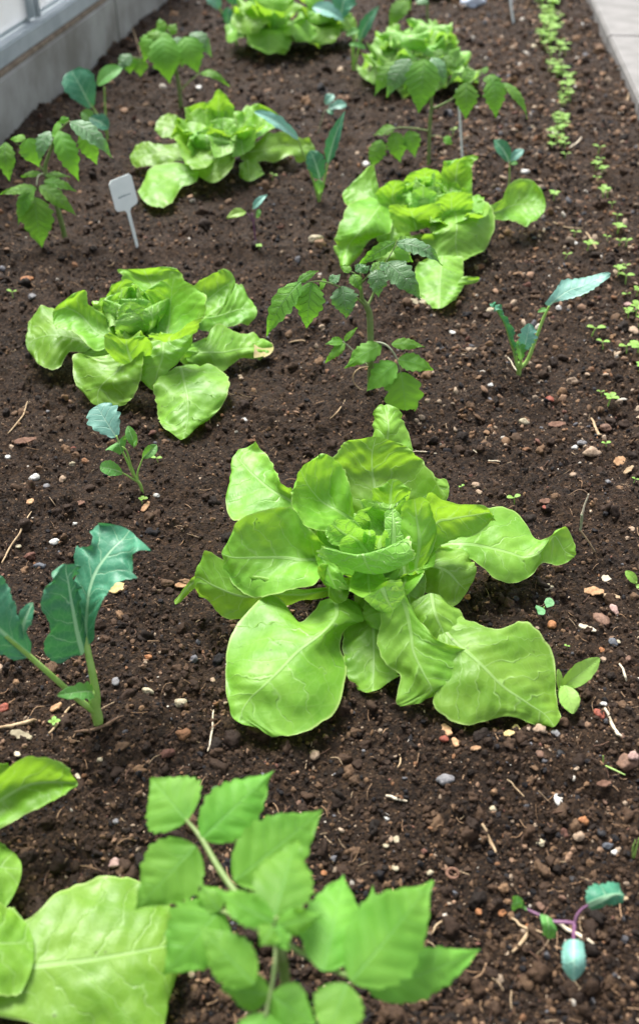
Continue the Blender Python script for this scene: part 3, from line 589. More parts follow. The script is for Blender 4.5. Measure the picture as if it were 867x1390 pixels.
# --- lettuce right of centre, third row
c0 = Pz(598, 335, 0)
L3 = thing('lettuce', (c0[0], c0[1], 0), 'head lettuce just behind the middle tomato seedling, one round leaf stretched out right', 'lettuce', 'head lettuces growing in the bed')
right = [
 [[(525,290,4),(522,280,4),(520,270,5)],[(500,285,5),(505,268,5.5),(512,250,6.6)],[(476,287,5),(485,262,5.8),(504,228,8.4)],[(464,271,5.5),(466,260,6),(480,243,7.2)]],
 [[(505,266,5.8),(520,273,5.8),(530,290,5)],[(476,284,6),(505,294,6.2),(529,314,4.5)],[(462,310,4.5),(485,318,4.8),(506,325,3.5)],[(456,333,2.5),(472,335,2.7),(491,340,2.2)],[(455,356,.8),(467,366,.8),(484,358,.8)]],
 [[(530,290,5),(541,288,5),(553,285,5)],[(512,266,7.2),(532,268,6.2),(553,267,6.6)],[(528,248,8.8),(538,245,8.8),(549,246,8.8)]],
 [[(558,280,5),(580,278,5),(607,275,5)],[(548,250,7.6),(578,252,6.6),(604,249,7.2)],[(558,232,9.2),(575,228,9.5),(592,227,9.5)]],
 [[(600,275,5),(618,277,5),(640,272,5)],[(598,245,7.6),(618,247,6.7),(641,246,7.6)],[(600,220,9.8),(622,221,9.4),(642,224,9.6)],[(611,215,10.3),(632,212,10.5),(652,209,11.2)]],
 ([[(538,318,4),(565,313,4),(597,303,4)],[(530,296,6),(560,294,5.8),(600,292,6)],[(526,275,8.2),(556,283,7.5),(595,275,8.2)]], {}),
 [[(590,302,5),(610,302,5),(637,297,5)],[(589,280,7),(612,284,6.2),(642,276,7)],[(590,265,8.7),(612,261,9),(637,257,9)]],
 ([[(595,300,5),(615,282,6),(652,268,6.7)],[(583,316,5),(620,305,5.7),(667,285,5.6)],[(571,328,3.5),(618,326,4.2),(669,311,4)],[(586,348,2.5),(620,344,2.6),(659,337,2.5)],[(608,355,2),(625,355,2),(642,348,2)]], {}),
 [[(655,302,3),(655,292,3.5),(655,283,4)],[(672,299,2.5),(673,288,3.3),(674,274,4.6)],[(695,303,2),(699,278,3.2),(694,248,6.2)],[(718,304,2),(722,278,3.2),(720,244,6.2)],[(734,294,2.5),(740,280,3.3),(737,262,5)]],
 [[(580,350,3),(600,347,3),(626,347,3)],[(562,364,2),(598,370,2.4),(630,367,2)],[(564,390,1.2),(597,394,1.4),(628,390,1.2)],[(582,415,.5),(597,418,.5),(613,412,.6)]],
 ([[(620,388,1.5),(622,382,1.8),(626,376,2.2)],[(634,386,1.4),(636,381,1.8),(638,376,2.2)],[(647,384,1.2),(649,380,1.4),(647,376,1.8)]], {'nu': 14, 'nv': 9, 'ruf': 0}),
 [[(545,322,3),(560,320,3),(575,317,3)],[(508,335,1.5),(532,345,2.2),(560,342,2)],[(500,346,1),(515,356,1),(540,360,1)]],
 [[(520,300,4),(535,300,4.2),(550,298,4)],[(510,322,2.6),(530,322,3.4),(556,320,3)],[(520,338,1.8),(532,340,2),(548,337,2)]],
 ([[(560,290,6),(575,290,5.6),(592,287,6)],[(556,268,7.8),(574,270,7.2),(594,266,7.8)],[(560,256,8.8),(574,253,9),(590,256,8.8)]], {'m': 'heart', 'ruf': .003, 'bl': .0016, 'groove': .0005}),
]
traced(L3, right)
cc = Pz(578, 280, .05); core(L3, (cc[0], cc[1], .03), .044, 12, .062, seed=8); stump(L3, Pz(590, 310, .04)); filler(L3, (c0[0], c0[1]+.01, .012), .07, 8, .045, seed=7)

# --- lettuce behind the plant label
c0 = Pz(300, 232, 0)
L4 = thing('lettuce', (c0[0], c0[1], 0), 'blurred head lettuce to the right of the white plant label', 'lettuce', 'head lettuces growing in the bed')
back = [
 [[(252,218,4),(248,207,4),(245,192,4.5)],[(222,222,3),(220,208,4),(220,194,5)],[(198,226,2.4),(196,210,3.4),(198,196,4.2)],[(178,226,2),(177,212,2.8),(182,200,3.5)]],
 [[(252,188,4),(252,178,4),(252,168,5)],[(222,184,4),(235,170,5),(240,156,6.4)],[(208,176,4.5),(213,165,5),(224,152,6.2)]],
 ([[(270,245,3),(270,235,3.5),(268,225,4)],[(245,257,2),(235,240,3),(232,220,3.7)],[(232,276,1.9),(210,255,2.8),(203,230,3.2)],[(212,281,1.6),(196,273,1.8),(187,260,2)]], {'tipround': .0, 'ruf': .003, 'fld': .002}),
 [[(280,217,5),(300,207,6),(319,188,7.2)],[(260,222,4.6),(295,222,4.6),(320,205,5.6)],[(266,240,3),(290,248,2.5),(312,237,3)]],
 [[(280,192,5),(297,190,5),(316,190,5)],[(278,155,8.2),(297,157,7.4),(316,155,8.2)],[(286,130,11),(297,121,11.8),(309,132,11)]],
 [[(265,197,5),(275,195,5),(290,192,5)],[(250,165,7.2),(270,162,6.4),(290,160,7.5)],[(258,144,9.2),(272,139,9.2),(286,138,9.6)]],
 [[(318,202,5),(322,190,5),(320,175,5.5)],[(345,193,5.2),(345,170,5.8),(334,143,8.2)],[(376,170,5.6),(379,158,7),(361,141,8.8)]],
 [[(325,217,3),(325,207,3.5),(325,195,4)],[(350,220,2.5),(356,204,3.5),(360,186,4.6)],[(386,213,2),(390,197,3),(392,181,4.6)],[(420,216,1),(427,207,1.5),(425,197,2.2)]],
 [[(325,222,3),(335,217,3),(347,215,3)],[(325,242,1),(340,246,1),(360,239,1)]],
 [[(262,232,5),(280,227,5),(292,217,5)],[(238,200,6.2),(262,200,5.6),(290,197,6.6)],[(234,171,8.4),(258,165,8.2),(282,167,8.4)]],
 ([[(290,215,6),(302,212,5.8),(316,208,6)],[(283,185,8),(302,184,7.6),(322,182,8)],[(288,165,9.4),(303,160,9.8),(320,164,9.4)]], {'m': 'heart'}),
 [[(315,215,5),(330,210,5),(345,200,5.5)],[(312,195,7),(328,190,6.6),(348,180,7.6)],[(318,178,8.4),(330,172,8.6),(345,168,8.8)]],
]
traced(L4, back, big=False)
cc = Pz(292, 195, .06); core(L4, (cc[0], cc[1], .035), .045, 10, .055, seed=12); stump(L4, Pz(295, 215, .04)); filler(L4, (c0[0], c0[1]+.01, .015), .085, 9, .06, seed=9)

# --- lettuce cut by the left edge of the picture, front
c0 = Pz(-110, 1225, 0)
L5 = thing('lettuce', (c0[0], c0[1], 0), 'nearest head lettuce, cut off by the left edge at the bottom corner', 'lettuce', 'head lettuces growing in the bed')
near = [
 ([[(-80,1120,5),(-85,1140,4.5),(-80,1165,4)],[(-20,1070,6.4),(-20,1100,4.8),(-20,1132,4.6)],[(30,1026,7.4),(35,1067,4.8),(30,1106,4.8)],[(78,1028,6.4),(76,1062,4.8),(72,1090,4.8)],[(100,1050,5.2),(106,1064,4.8),(101,1078,4.7)]], {'ruf': .003}),
 [[(-60,1080,4),(-60,1092,4),(-60,1105,4)],[(-20,1040,5),(-20,1060,4.5),(-15,1080,4)],[(12,1046,4),(18,1055,4),(12,1067,4)]],
 [[(-90,1140,4),(-90,1180,4),(-90,1220,4)],[(-30,1128,4),(-30,1175,3.5),(-30,1230,3)],[(18,1148,2.5),(30,1180,2.5),(18,1232,2)]],
 [[(-100,1205,5),(-100,1270,5),(-100,1340,5)],[(-30,1213,4.5),(-30,1280,4.7),(-30,1350,4)],[(34,1234,3.5),(46,1280,3.2),(44,1345,3)]],
 ([[(-60,1290,3),(-60,1330,3.4),(-60,1370,3)],[(38,1250,3),(45,1312,2.8),(45,1390,2)],[(85,1209,3),(120,1303,2.6),(120,1430,1)],[(140,1187,2.8),(180,1293,2.4),(190,1430,.8)],[(196,1196,2.2),(222,1285,2),(222,1395,.8)],[(222,1220,1.6),(240,1284,1.5),(234,1350,.8)],[(236,1252,1.2),(247,1284,1.1),(241,1318,.8)]], {'nu': 60, 'nv': 44, 'ruf': .003, 'groove': .0009}),
 [[(-130,1180,4),(-150,1190,4),(-170,1200,4)],[(-150,1100,6),(-190,1120,5),(-230,1150,5)],[(-180,1060,5),(-220,1070,5),(-260,1110,4)]],
 [[(-130,1260,4),(-150,1250,4),(-170,1240,4)],[(-190,1330,5),(-220,1290,5),(-240,1240,5)],[(-260,1340,3),(-290,1300,3),(-300,1250,3)]],
 [[(-90,1270,4),(-110,1280,4),(-130,1280,4)],[(-80,1400,4),(-130,1410,4),(-180,1390,4)],[(-100,1470,2),(-140,1480,2),(-180,1460,2)]],
 [[(-150,1200,5),(-155,1215,5),(-150,1230,5)],[(-205,1180,7),(-215,1215,6),(-205,1250,6)],[(-240,1190,7),(-255,1215,7),(-240,1240,7)]],
]
traced(L5, near)
cc = Pz(-130, 1200, .05); core(L5, (c0[0]-.005, c0[1], .02), .042, 12, .06, seed=21); stump(L5, (c0[0], c0[1], .03))

# --- generic heads far back
def head(c, r, label, n=13, seed=1, frill=.0, hgt=.085, mat='lettuce', group='head lettuces growing in the bed'):
    rnd = random.Random(seed); root = thing('lettuce', (c[0], c[1], 0), label, 'lettuce', group)
    for i in range(n):
        a = i*2.39996+rnd.uniform(-.2, .2); f = 1-i/n; d = np.array([math.cos(a), math.sin(a), 0]); s = np.array([-d[1], d[0], 0])
        L = r*(.5+.5*f)*rnd.uniform(.88, 1.1); up = hgt*(1.15-.75*f)*rnd.uniform(.8, 1.2); wd = r*rnd.uniform(.36, .46)
        b = np.array([c[0], c[1], .02]); rows = []
        for u, ww in ((0, .25), (.3, .6), (.6, 1), (.85, .95), (1, .6)):
            z = .012+up*math.sin(u*math.pi*(.62+.36*f))*(1-.25*f*u); p = b*[1, 1, 0]+d*L*u*(1-.12*u*(1-f))+[0, 0, z]
            rows.append([p+s*wd*ww*k+[0, 0, .12*wd*abs(k)*(1 if rnd.random() < .8 else -1)] for k in (-1, -.5, 0, .5, 1)])
        leaf_grid('leaf', rows, M[mat], root, nu=26, nv=19, ruf=.012+frill, rufn=5+frill*300, bl=.002+frill*.1, blf=45, seed=rnd.randint(0, 999))
    core(root, (c[0], c[1], .03), r*.30, 8, hgt*.75, seed=seed); filler(root, (c[0], c[1], .008), r*.62, 8, hgt*.3, seed=seed)
    return root
p = Pz(368, 72, 0); head((p[0], p[1]), .135, 'blurred head lettuce at the back, wide open leaves touching a second head on its right', seed=4, hgt=.11)
p = Pz(440, 62, 0); head((p[0], p[1]), .10, 'smaller blurred head lettuce at the back between another head and a kohlrabi', seed=9, n=11, hgt=.10)
p = Pz(562, 118, 0); head((p[0], p[1]), .135, 'frilly bright green lettuce behind the tall tomato seedling', n=26, seed=14, frill=.016, hgt=.095, mat='heart')
p = Pz(600, 5, 0); head((p[0], p[1]+.12), .13, 'farthest lettuce, half cut off by the top edge of the picture', seed=17, hgt=.08)
# ------------------------------------------------------------------ upright plants
class Plant:
    """points are (px, py, d): d = cm behind (+) or in front of (-) the upright plane through the plant's foot"""
    def __init__(s, name, foot, label, cat, group=None):
        g = G(*foot); s.g = g; s.root = thing(name, g, label, cat, group)
    def P(s, q):
        if isinstance(q, np.ndarray): return q
        return Py(q[0], q[1], s.g[1]+(q[2] if len(q) > 2 else 0)/100)
    def tube(s, name, pts, rad, mat, parent=None, **k):       # rad in mm
        rad = [r/1000 for r in rad] if isinstance(rad, (list, tuple)) else rad/1000
        return tube(name, [s.P(p) for p in pts], rad, M[mat], parent or s.root, **k)
    def foot(s, dz=-.006): return s.g+np.array([0, 0, dz])
    def blade(s, name, b, t, wpx, mat, parent=None, **k):
        b, t = s.P(b), s.P(t); w = wpx*depth((b+t)/2)/FPX
        return blade(name, b, t, w, M[mat], parent or s.root, **k)
    def lat(s, name, rows, mat, parent=None, **k):
        return leaf_grid(name, [[s.P(p) for p in r] for r in rows], M[mat], parent or s.root, **k)
TG = 'young tomato plants in the bed'; KG = 'young kohlrabi plants in the bed'
TK = dict(prof='tomato', ser=.20, sern=6, nu=54, nv=17, groove=.0009, fold=-.10, ruf=.003)
def tleaf(pl, stalk, rad, leaflets, mat='tomato', smat='stem_tomato', **kk):
    """a compound leaf: its stalk is the part, the leaflets its sub-parts"""
    lf = pl.tube('leaf', stalk, rad, smat, ns=8)
    for q in leaflets:
        b, t, w = q[:3]; k = dict(TK); k.update(kk); m = mat
        if len(q) > 3: k.update(q[3]); m = k.pop('m', mat)
        pl.blade('leaflet', b, t, w, m, lf, **k)
    return lf
# --- middle tomato
t = Plant('tomato_plant', (503, 527), 'sharp young tomato plant in the middle, between the two leafy lettuces', 'tomato plant', TG)
t.tube('stem', [t.foot(), (503,497,0), (502,434,.2), (498,417,0), (491,405,-.3), (490,388,-.4), (489,370,-.4)], [4.2, 3.8, 3.6, 3.3, 2.4, 1.6, 1], 'stem_tomato', ns=12)
tleaf(t, [(498,418,0),(487,407,-1),(477,400,-2),(462,390,-3),(437,382,-4),(408,384,-5)], [1.6,1.3,1.1,.9,.8,.5], [
  ((408,383,-5),(360,456,-6.5),32,{'arch':.2,'tipd':.1}), ((423,383,-4.5),(416,446,-5.8),40,{'arch':.14}), ((404,383,-5),(432,368,-3.5),12,{}), ((443,381,-3.5),(434,393,-2.5),14,{'m':'tomato_near'}), ((464,388,-3),(470,432,-4.2),36,{'arch':.18,'m':'tomato_blue'}), ((448,384,-3.4),(462,372,-2.4),14,{'m':'tomato_blue'})])
tleaf(t, [(499,415,0),(506,400,.6),(512,380,1),(524,355,1.5),(534,338,2),(539,326,2.5)], [1.6,1.4,1.2,.9,.7,.5], [
  ((524,356,1.4),(571,408,-1.5),34,{'arch':.28,'m':'tomato_blue','roll':12}), ((538,330,2.4),(599,361,1),24,{'arch':.26,'m':'tomato_blue'}), ((536,328,2.4),(484,362,1.5),17,{'arch':.28,'roll':-20}), ((534,340,2.2),(559,356,3),22,{'m':'tomato_near'}), ((539,327,2.5),(566,327,4.5),12,{'arch':.1})])
tleaf(t, [(490,385,-.4),(500,374,-.8),(511,366,-1.2)], [1.2,.9,.6], [((511,366,-1.2),(513,404,-2.4),26,{'arch':.2,'m':'tomato_blue'}), ((505,368,-1),(520,354,.3),14,{}), ((502,370,-1),(529,358,0),16,{'m':'tomato_blue'})])
tleaf(t, [(490,382,-.4),(482,372,-.6),(474,368,-.8)], [1,.8,.5], [((476,369,-.8),(462,361,0),12,{'m':'tomato_near'}), ((478,372,-.8),(488,395,-1.8),18,{'arch':.2}), ((482,368,-.6),(497,359,0),13,{'m':'tomato_blue'}), ((489,370,-.4),(503,360,.3),12,{'m':'tomato_blue'})])
tleaf(t, [(503,466,0),(514,465,-.7),(526,470,-1.4),(538,486,-2.2),(544,506,-3)], [1.5,1.3,1.1,1,.7], [
  ((544,505,-3),(551,576,-4.6),50,{'arch':.12,'ser':.28,'sern':4}), ((540,488,-2.4),(587,503,-3),27,{'arch':.14}), ((531,467,-1.4),(576,471,-1.6),17,{'arch':.12}), ((517,467,-.8),(467,500,-2.8),29,{'arch':.1}), ((537,493,-2.5),(497,531,-3.6),35,{'arch':.12})], smat='stem_grey', mat='tomato_near')
tleaf(t, [(502,500,0),(490,487,.5),(477,474,1),(465,463,1.4)], [1.3,1,.8,.6], [((465,463,1.4),(441,467,1),13,{}), ((467,463,1.4),(485,445,2),8,{}), ((468,466,1.2),(442,493,0),14,{})], smat='stem_grey', mat='tomato_near')
t.tube('withered_root', [(500,498,-.3),(488,500,-1),(480,508,-1.4),(480,519,-1.8),(487,527,-2),(494,530,-2.1)], [.6,.8,.8,.7,.6,.4], 'straw', ns=6)
# --- left tomato
t = Plant('tomato_plant', (89, 323), 'blurred tomato plant at the left edge, just left of the white plant label', 'tomato plant', TG)
t.tube('stem', [t.foot(), (82,295,0), (72,262,0), (62,232,0), (66,212,0), (76,190,.4)], [4, 3.8, 3.3, 3, 2.4, 1.5], 'stem_tomato', ns=10)
tleaf(t, [(64,220,0),(70,200,0),(78,182,0),(92,166,-.5),(98,166,-.8)], [2,1.7,1.4,1,.7], [((96,165,-1),(154,216,-3),26,{'arch':.25,'m':'tomato_blue'}), ((113,178,0),(132,224,-1),28,{'arch':.1}), ((80,178,-.4),(107,246,-2.4),30,{'arch':.22}), ((84,172,1),(70,184,2),24,{}), ((90,167,.5),(84,158,1),14,{})], mat='tomato_near')
tleaf(t, [(62,236,0),(54,225,0),(40,205,.5),(22,195,1)], [1.8,1.4,1,.7], [((38,188,.5),(53,227,-.5),34,{'arch':.1}), ((68,178,0),(54,220,-2),22,{'arch':.2,'m':'tomato_blue'}), ((8,193,1),(14,246,-.5),26,{'arch':.2,'m':'tomato'}), ((35,188,1),(15,190,2),14,{})], mat='tomato_near')
tleaf(t, [(62,240,0),(58,236,-1),(52,240,-2),(50,252,-3)], [1.6,1.3,1.2,.9], [((50,256,-3),(-1,265,-4.5),16,{'arch':.1}), ((46,253,-3.2),(25,306,-5),20,{'arch':.14}), ((48,268,-3.4),(58,336,-5.4),44,{'arch':.12}), ((54,252,-3),(104,293,-4.6),22,{'arch':.14}), ((60,246,-2),(104,260,-2.4),15,{'arch':.14}), ((62,238,-1),(96,240,-.5),10,{}), ((56,236,-1.5),(29,240,-1),10,{})], smat='stem_grey', mat='tomato')
# --- upper left tomato
t = Plant('tomato_plant', (246, 150), 'blurred tomato plant with drooping leaves above the labelled lettuce, near the concrete wall', 'tomato plant', TG)
t.tube('stem', [t.foot(), (243,118,0), (240,100,0), (237,80,0), (236,60,0), (228,40,0)], [4.5, 4, 3.8, 3.2, 2.6, 1.4], 'stem_tomato', ns=9)
UD = {'arch': .2}
tleaf(t, [(237,75,0),(228,60,-1),(216,52,-2)], [2.2,1.6,1], [((220,50,-3),(231,114,-6),44,UD), ((212,46,-1),(196,84,-2),30,UD), ((216,44,-1),(206,64,-2),26,UD)], mat='tomato_near')
tleaf(t, [(237,72,0),(248,55,-1),(258,50,-1.5)], [2.2,1.6,1], [((250,50,-2),(269,100,-4),38,UD), ((258,45,0),(287,78,-1),24,{'arch':.25,'m':'tomato_blue'}), ((240,50,-1),(248,92,-3),26,{'arch':.2,'m':'tomato_blue'})], mat='tomato_near')
tleaf(t, [(236,62,0),(228,48,1),(220,40,1.5)], [1.6,1.2,.8], [((222,44,1),(216,24,3),14,{}), ((226,46,1),(206,44,1),18,{}), ((230,46,1),(240,32,2),16,{}), ((225,44,-1),(222,70,-3),22,{})], mat='tomato_near')
tleaf(t, [(243,126,0),(255,113,-.5),(268,102,-1),(276,99,-1)], [1.8,1.5,1.2,.8], [((272,99,-1),(311,118,-2),12,{'arch':.25}), ((278,100,-1),(294,98,1),10,{})], mat='tomato_near')
tleaf(t, [(236,88,0),(215,80,-.5),(196,79,-1),(176,77,-1.2)], [1.6,1.2,1,.7], [((190,80,-1),(191,104,-2),22,{}), ((174,76,-1),(177,100,-2),26,{}), ((178,74,-1),(160,96,-2),20,{'m':'tomato_blue'})], mat='tomato_near')
# --- tall tomato, right of centre
t = Plant('tomato_plant', (581, 226), 'tall dark-stemmed tomato plant in front of the frilly lettuce, next to the white stick', 'tomato plant', TG)
t.tube('stem', [t.foot(), (582,200,0), (583,170,0), (585,145,0), (585,118,0), (583,92,0), (580,78,0)], [3.4, 3.2, 3.2, 3, 2.6, 2, 1.2], 'stem_tomato', ns=10)
tleaf(t, [(584,98,0),(576,86,-1),(566,80,-2)], [1.8,1.3,.9], [((576,80,-3),(568,154,-6),46,{'arch':.14}), ((556,80,-2),(525,133,-4),30,{'arch':.2,'m':'tomato_blue'}), ((540,84,-1),(508,131,-2),24,{'arch':.2}), ((585,78,-1),(604,118,-3),22,{'arch':.2,'m':'tomato_blue'}), ((572,84,-1),(548,124,-4),28,{'arch':.2})])
tleaf(t, [(584,96,0),(594,84,1),(606,78,2)], [1.5,1.1,.7], [((596,80,1),(622,94,0),20,{}), ((590,78,0),(600,66,2),14,{})])
tleaf(t, [(585,148,0),(600,142,-.5),(620,130,-1),(640,112,-1.5),(656,98,-1.5)], [2.2,2,1.7,1.4,1], [((632,112,-2),(631,162,-4),32,{'arch':.14}), ((668,106,-2),(672,160,-4),30,{'arch':.14}), ((682,112,-2),(715,162,-4),14,{'arch':.2}), ((628,108,-1),(645,96,0),20,{}), ((655,108,-1.5),(680,108,-2),14,{}), ((656,100,-1),(660,90,1),8,{})])
tleaf(t, [(582,178,0),(560,174,-.5),(536,174,-1),(518,184,-1.6)], [1.8,1.5,1.2,.9], [((518,190,-1.6),(503,229,-2.6),24,{'arch':.1}), ((534,180,-1.2),(543,221,-2.4),28,{'arch':.12}), ((555,177,-.8),(563,214,-2),24,{'arch':.12}), ((536,174,-1),(508,184,0),16,{})])
tleaf(t, [(582,186,0),(592,184,-.4),(604,188,-.8)], [1,.8,.5], [((602,187,-.8),(614,196,-1),14,{'m':'tomato_near'})])
# --- tomato at the top edge
t = Plant('tomato_plant', (581, 52), 'farthest tomato plant, cut off by the top edge above the frilly lettuce', 'tomato plant', TG)
t.tube('stem', [t.foot(), (580,30,0), (579,0,0), (578,-30,0)], [3.6,3.2,2.8,1.6], 'stem_tomato', ns=8)
tleaf(t, [(579,-8,0),(565,-4,-1),(550,0,-2)], [1.8,1.4,1], [((552,0,-2),(528,40,-4),24,{'arch':.2}), ((548,0,-1),(556,14,-1),16,{}), ((566,-2,-1),(582,6,-3),18,{'m':'tomato_blue'})])
tleaf(t, [(578,-26,0),(590,-30,1),(604,-20,2)], [1.5,1.1,.8], [((600,-20,2),(622,-2,0),26,{}), ((585,-30,1),(575,-55,2),24,{}), ((590,-30,1),(612,-50,2),22,{})])
# --- foreground tomato (blurred, nearest)
g0 = Pz(392, 1262, .135)
tf = thing('tomato_plant', (g0[0], g0[1]-.01, sh(g0[0], g0[1]-.01)), 'nearest tomato plant, out of focus at the bottom edge of the picture', 'tomato plant', TG)
DZ = .03
def Z(q): return Pz(q[0], q[1], q[2]/100+DZ)
tube('stem', [np.array(tf.location)+[0, 0, -.01], np.array(tf.location)+[0, 0, .05], Z((378,1262,11)), Z((374,1250,12.5))], [.0034, .003, .0024, .0012], M['stem_tomato'], tf, ns=12)
def zleaf(stalk, rad, leaflets, mat='tomato_near'):
    lf = tube('leaf', [Z(p) for p in stalk], [r/1000 for r in rad], M['stem_tomato'], tf, ns=9)
    for q in leaflets:
        b, t_, w = Z(q[0]), Z(q[1]), q[2]*depth(Z(q[0]))/FPX; k = dict(TK); k.update(arch=.06, fold=-.08, ser=.11, sern=9, nu=80, nv=21); m = mat
        if len(q) > 3: k.update(q[3]); m = k.pop('m', mat)
        blade('leaflet', b, t_, w, M[m], lf, **k)
zleaf([(378,1262,10),(350,1245,9.6),(325,1218,9.4),(298,1180,9.3),(272,1136,9.2),(252,1112,9.2)], [1.8,1.9,1.8,1.6,1.3,.8], [
  ((254,1114,9.2),(206,1056,9.5),92,{'ser':.1,'arch':.02}), ((274,1138,9.3),(373,1045,9.5),76,{}), ((266,1148,9),(184,1236,7.4),88,{'arch':.1}), ((318,1196,9.4),(438,1099,9.4),92,{})])
zleaf([(376,1254,12),(374,1246,12.6)], [1,.7], [
  ((371,1246,12.4),(402,1140,11.6),84,{'arch':.1,'ser':.1}), ((372,1252,12.5),(292,1208,12),42,{'arch':.1,'ser':.12}), ((374,1256,12.5),(440,1242,13),36,{'arch':.1,'ser':.12}), ((372,1258,12.6),(352,1284,12.6),34,{'arch':.1}), ((374,1258,12.6),(392,1290,12),30,{})])
zleaf([(378,1268,9),(350,1262,8.6),(310,1240,8),(290,1236,7.6)], [1.5,1.4,1.2,.8], [((300,1232,7.8),(222,1325,6.6),96,{'arch':.1}), ((298,1236,8),(272,1200,8.6),40,{}), ((345,1335,10.5),(272,1256,11),66,{'ser':.1})])
zleaf([(378,1275,9),(420,1300,9),(460,1320,9),(500,1335,9)], [1.6,1.4,1.2,.9], [((438,1318,9.5),(466,1187,8.4),92,{'arch':.08}), ((476,1332,9.5),(586,1194,9),112,{'arch':.06,'ser':.1}), ((490,1335,8),(506,1200,6.5),50,{'arch':.05}), ((500,1345,6),(652,1288,5),64,{'arch':.1}), ((470,1335,9.4),(440,1420,9),70,{})])
zleaf([(376,1270,9),(372,1320,9),(360,1380,9)], [1.5,1.2,.9], [((362,1375,9),(340,1460,8),70,{}), ((366,1350,9),(300,1340,9),50,{}), ((368,1350,9),(430,1390,9),60,{})])

# ------------------------------------------------------------------ kohlrabi
KO = dict(prof='kohl', ser=.16, sern=5, nu=44, nv=19, fold=.25)
k = Plant('kohlrabi_plant', (133, 982), 'largest kohlrabi seedling, two broad teal leaves, at the left edge in the foreground', 'kohlrabi', KG)
k.tube('stem', [k.foot(-.004), (133,975,0), (128,955,.2), (124,940,.3)], [3.4,4.2,3.8,2.8], 'stem_pale', ns=12)
k.tube('leaf_stalk', [(130,972,0),(131,945,.6),(125,910,1.4),(119,880,2.2),(117,850,3)], [3.4,3.2,2.8,2.4,1.8], 'stem_pale', ns=10)
k.tube('leaf_stalk', [(131,968,0),(118,958,-.2),(104,947,-.3),(69,916,-1),(35,886,-1.4),(8,863,-1.6)], [2.6,2.5,2.3,2.1,1.9,1.4], 'stem_pale', ns=10)
KL = dict(nu=80, nv=34, ruf=.007, rufn=7, bl=.0008, tipround=.10, groove=.0008, lobe=.20, lobn=7, ser=.04, sern=18, fld=.003)
k.lat('leaf', [[(114,876,2.4),(119,874,2.3),(122,878,2)],[(108,845,3),(118,846,2.8),(127,850,2)],[(104,815,4),(119,818,3.2),(138,820,2)],[(103,785,5),(123,795,3.9),(143,806,2.6)],[(103,752,6),(131,775,4.6),(152,800,3)],[(108,743,6.6),(138,764,5),(166,786,3.4)],[(126,739,6.2),(147,752,5.5),(184,778,3.6)],[(122,720,7.4),(156,742,6),(181,764,4.6)],[(134,711,7.6),(167,732,6.6),(198,746,5)],[(156,706,7.8),(176,720,7.1),(190,728,6.2)]], 'kohl', **dict(KL, lobe=.05))
k.lat('leaf', [[(103,891,1.4),(113,888,2),(119,873,2.4)],[(76,900,.6),(107,866,2),(118,855,2.9)],[(61,882,.4),(103,845,2.1),(115,835,3.2)],[(67,850,.8),(99,825,2.3),(112,815,3.5)],[(55,822,.8),(96,808,2.7),(109,800,3.8)],[(65,800,1.6),(93,790,3),(106,785,4.1)],[(68,782,2.2),(90,776,3.3),(103,772,4.4)],[(84,762,3.6),(90,766,3.6),(98,764,4.5)]], 'kohl', **dict(KL, lobe=.05))
k.lat('leaf', [[(22,898,-2),(40,890,-1.4),(41,872,-1)],[(0,888,-2),(15,868,-1.6),(28,842,-1)],[(-25,880,-2),(-10,845,-1.6),(15,806,-.4)],[(-55,850,-2),(-40,815,-1),(-6,776,.4)],[(-78,815,-1),(-75,795,0),(-50,772,.6)]], 'kohl', **KL)
k.blade('leaf', (30,862,-1.2), (45,818,-.4), 22, 'kohl', **dict(KO, nu=26, nv=11))
k.blade('leaf', (124,944,-.2), (78,944,-3), 24, 'kohl_green', **dict(KO, arch=.25, ser=.35))
# small one, left centre
k = Plant('kohlrabi_plant', (194, 669), 'small spindly kohlrabi seedling below the left-hand lettuce', 'kohlrabi', KG)
k.tube('stem', [k.foot(-.004), (191,659,0), (183,647,.1), (174,628,.2), (166,611,.3), (158,591,.6)], [1.3,1.7,1.8,1.4,1,.8], 'stem_pale', ns=9)
k.tube('leaf_stalk', [(184,650,0),(180,640,-.1),(177,628,-.2),(172,612,-.3),(166,606,-.3)], [1.2,1.1,1,.9,.6], 'stem_pale', ns=8)
k.tube('leaf_stalk', [(188,655,0),(180,650,-.3),(172,645,-.6),(164,641,-1)], [1.1,1,.9,.7], 'stem_pale', ns=8)
k.tube('leaf_stalk', [(188,655,0),(187,642,.3),(191,630,.6),(195,620,.8)], [1,.9,.8,.6], 'stem_pale', ns=8)
k.blade('leaf', (158,593,.6), (131,551,2.6), 46, 'kohl_pale', **dict(KO, fold=.05, arch=.06, prof='round', ser=.2))
k.lat('leaf', [[(164,618,-.2),(166,615,0),(169,611,.3)],[(153,612,-.8),(162,603,.2),(172,598,.9)],[(141,610,-1),(156,602,.2),(172,588,1.2)]], 'kohl_green', nu=30, nv=17, ruf=.001, ser=.1)
k.blade('leaf', (184,606,.5), (174,578,1.5), 15, 'kohl_green', **dict(KO, prof='oval', ser=0, fold=.5))
k.blade('leaf', (183,606,.5), (186,598,-.4), 10, 'kohl_green', prof='oval')
k.blade('leaf', (194,622,.8), (213,604,2), 15, 'kohl_green', **dict(KO, prof='oval', ser=0, fold=.5, roll=20))
k.blade('leaf', (166,642,-1), (136,634,-2.2), 22, 'kohl_green', **dict(KO, prof='round', ser=.1))
k.blade('leaf', (183,648,0), (177,628,.6), 5, 'kohl_green', prof='lance')
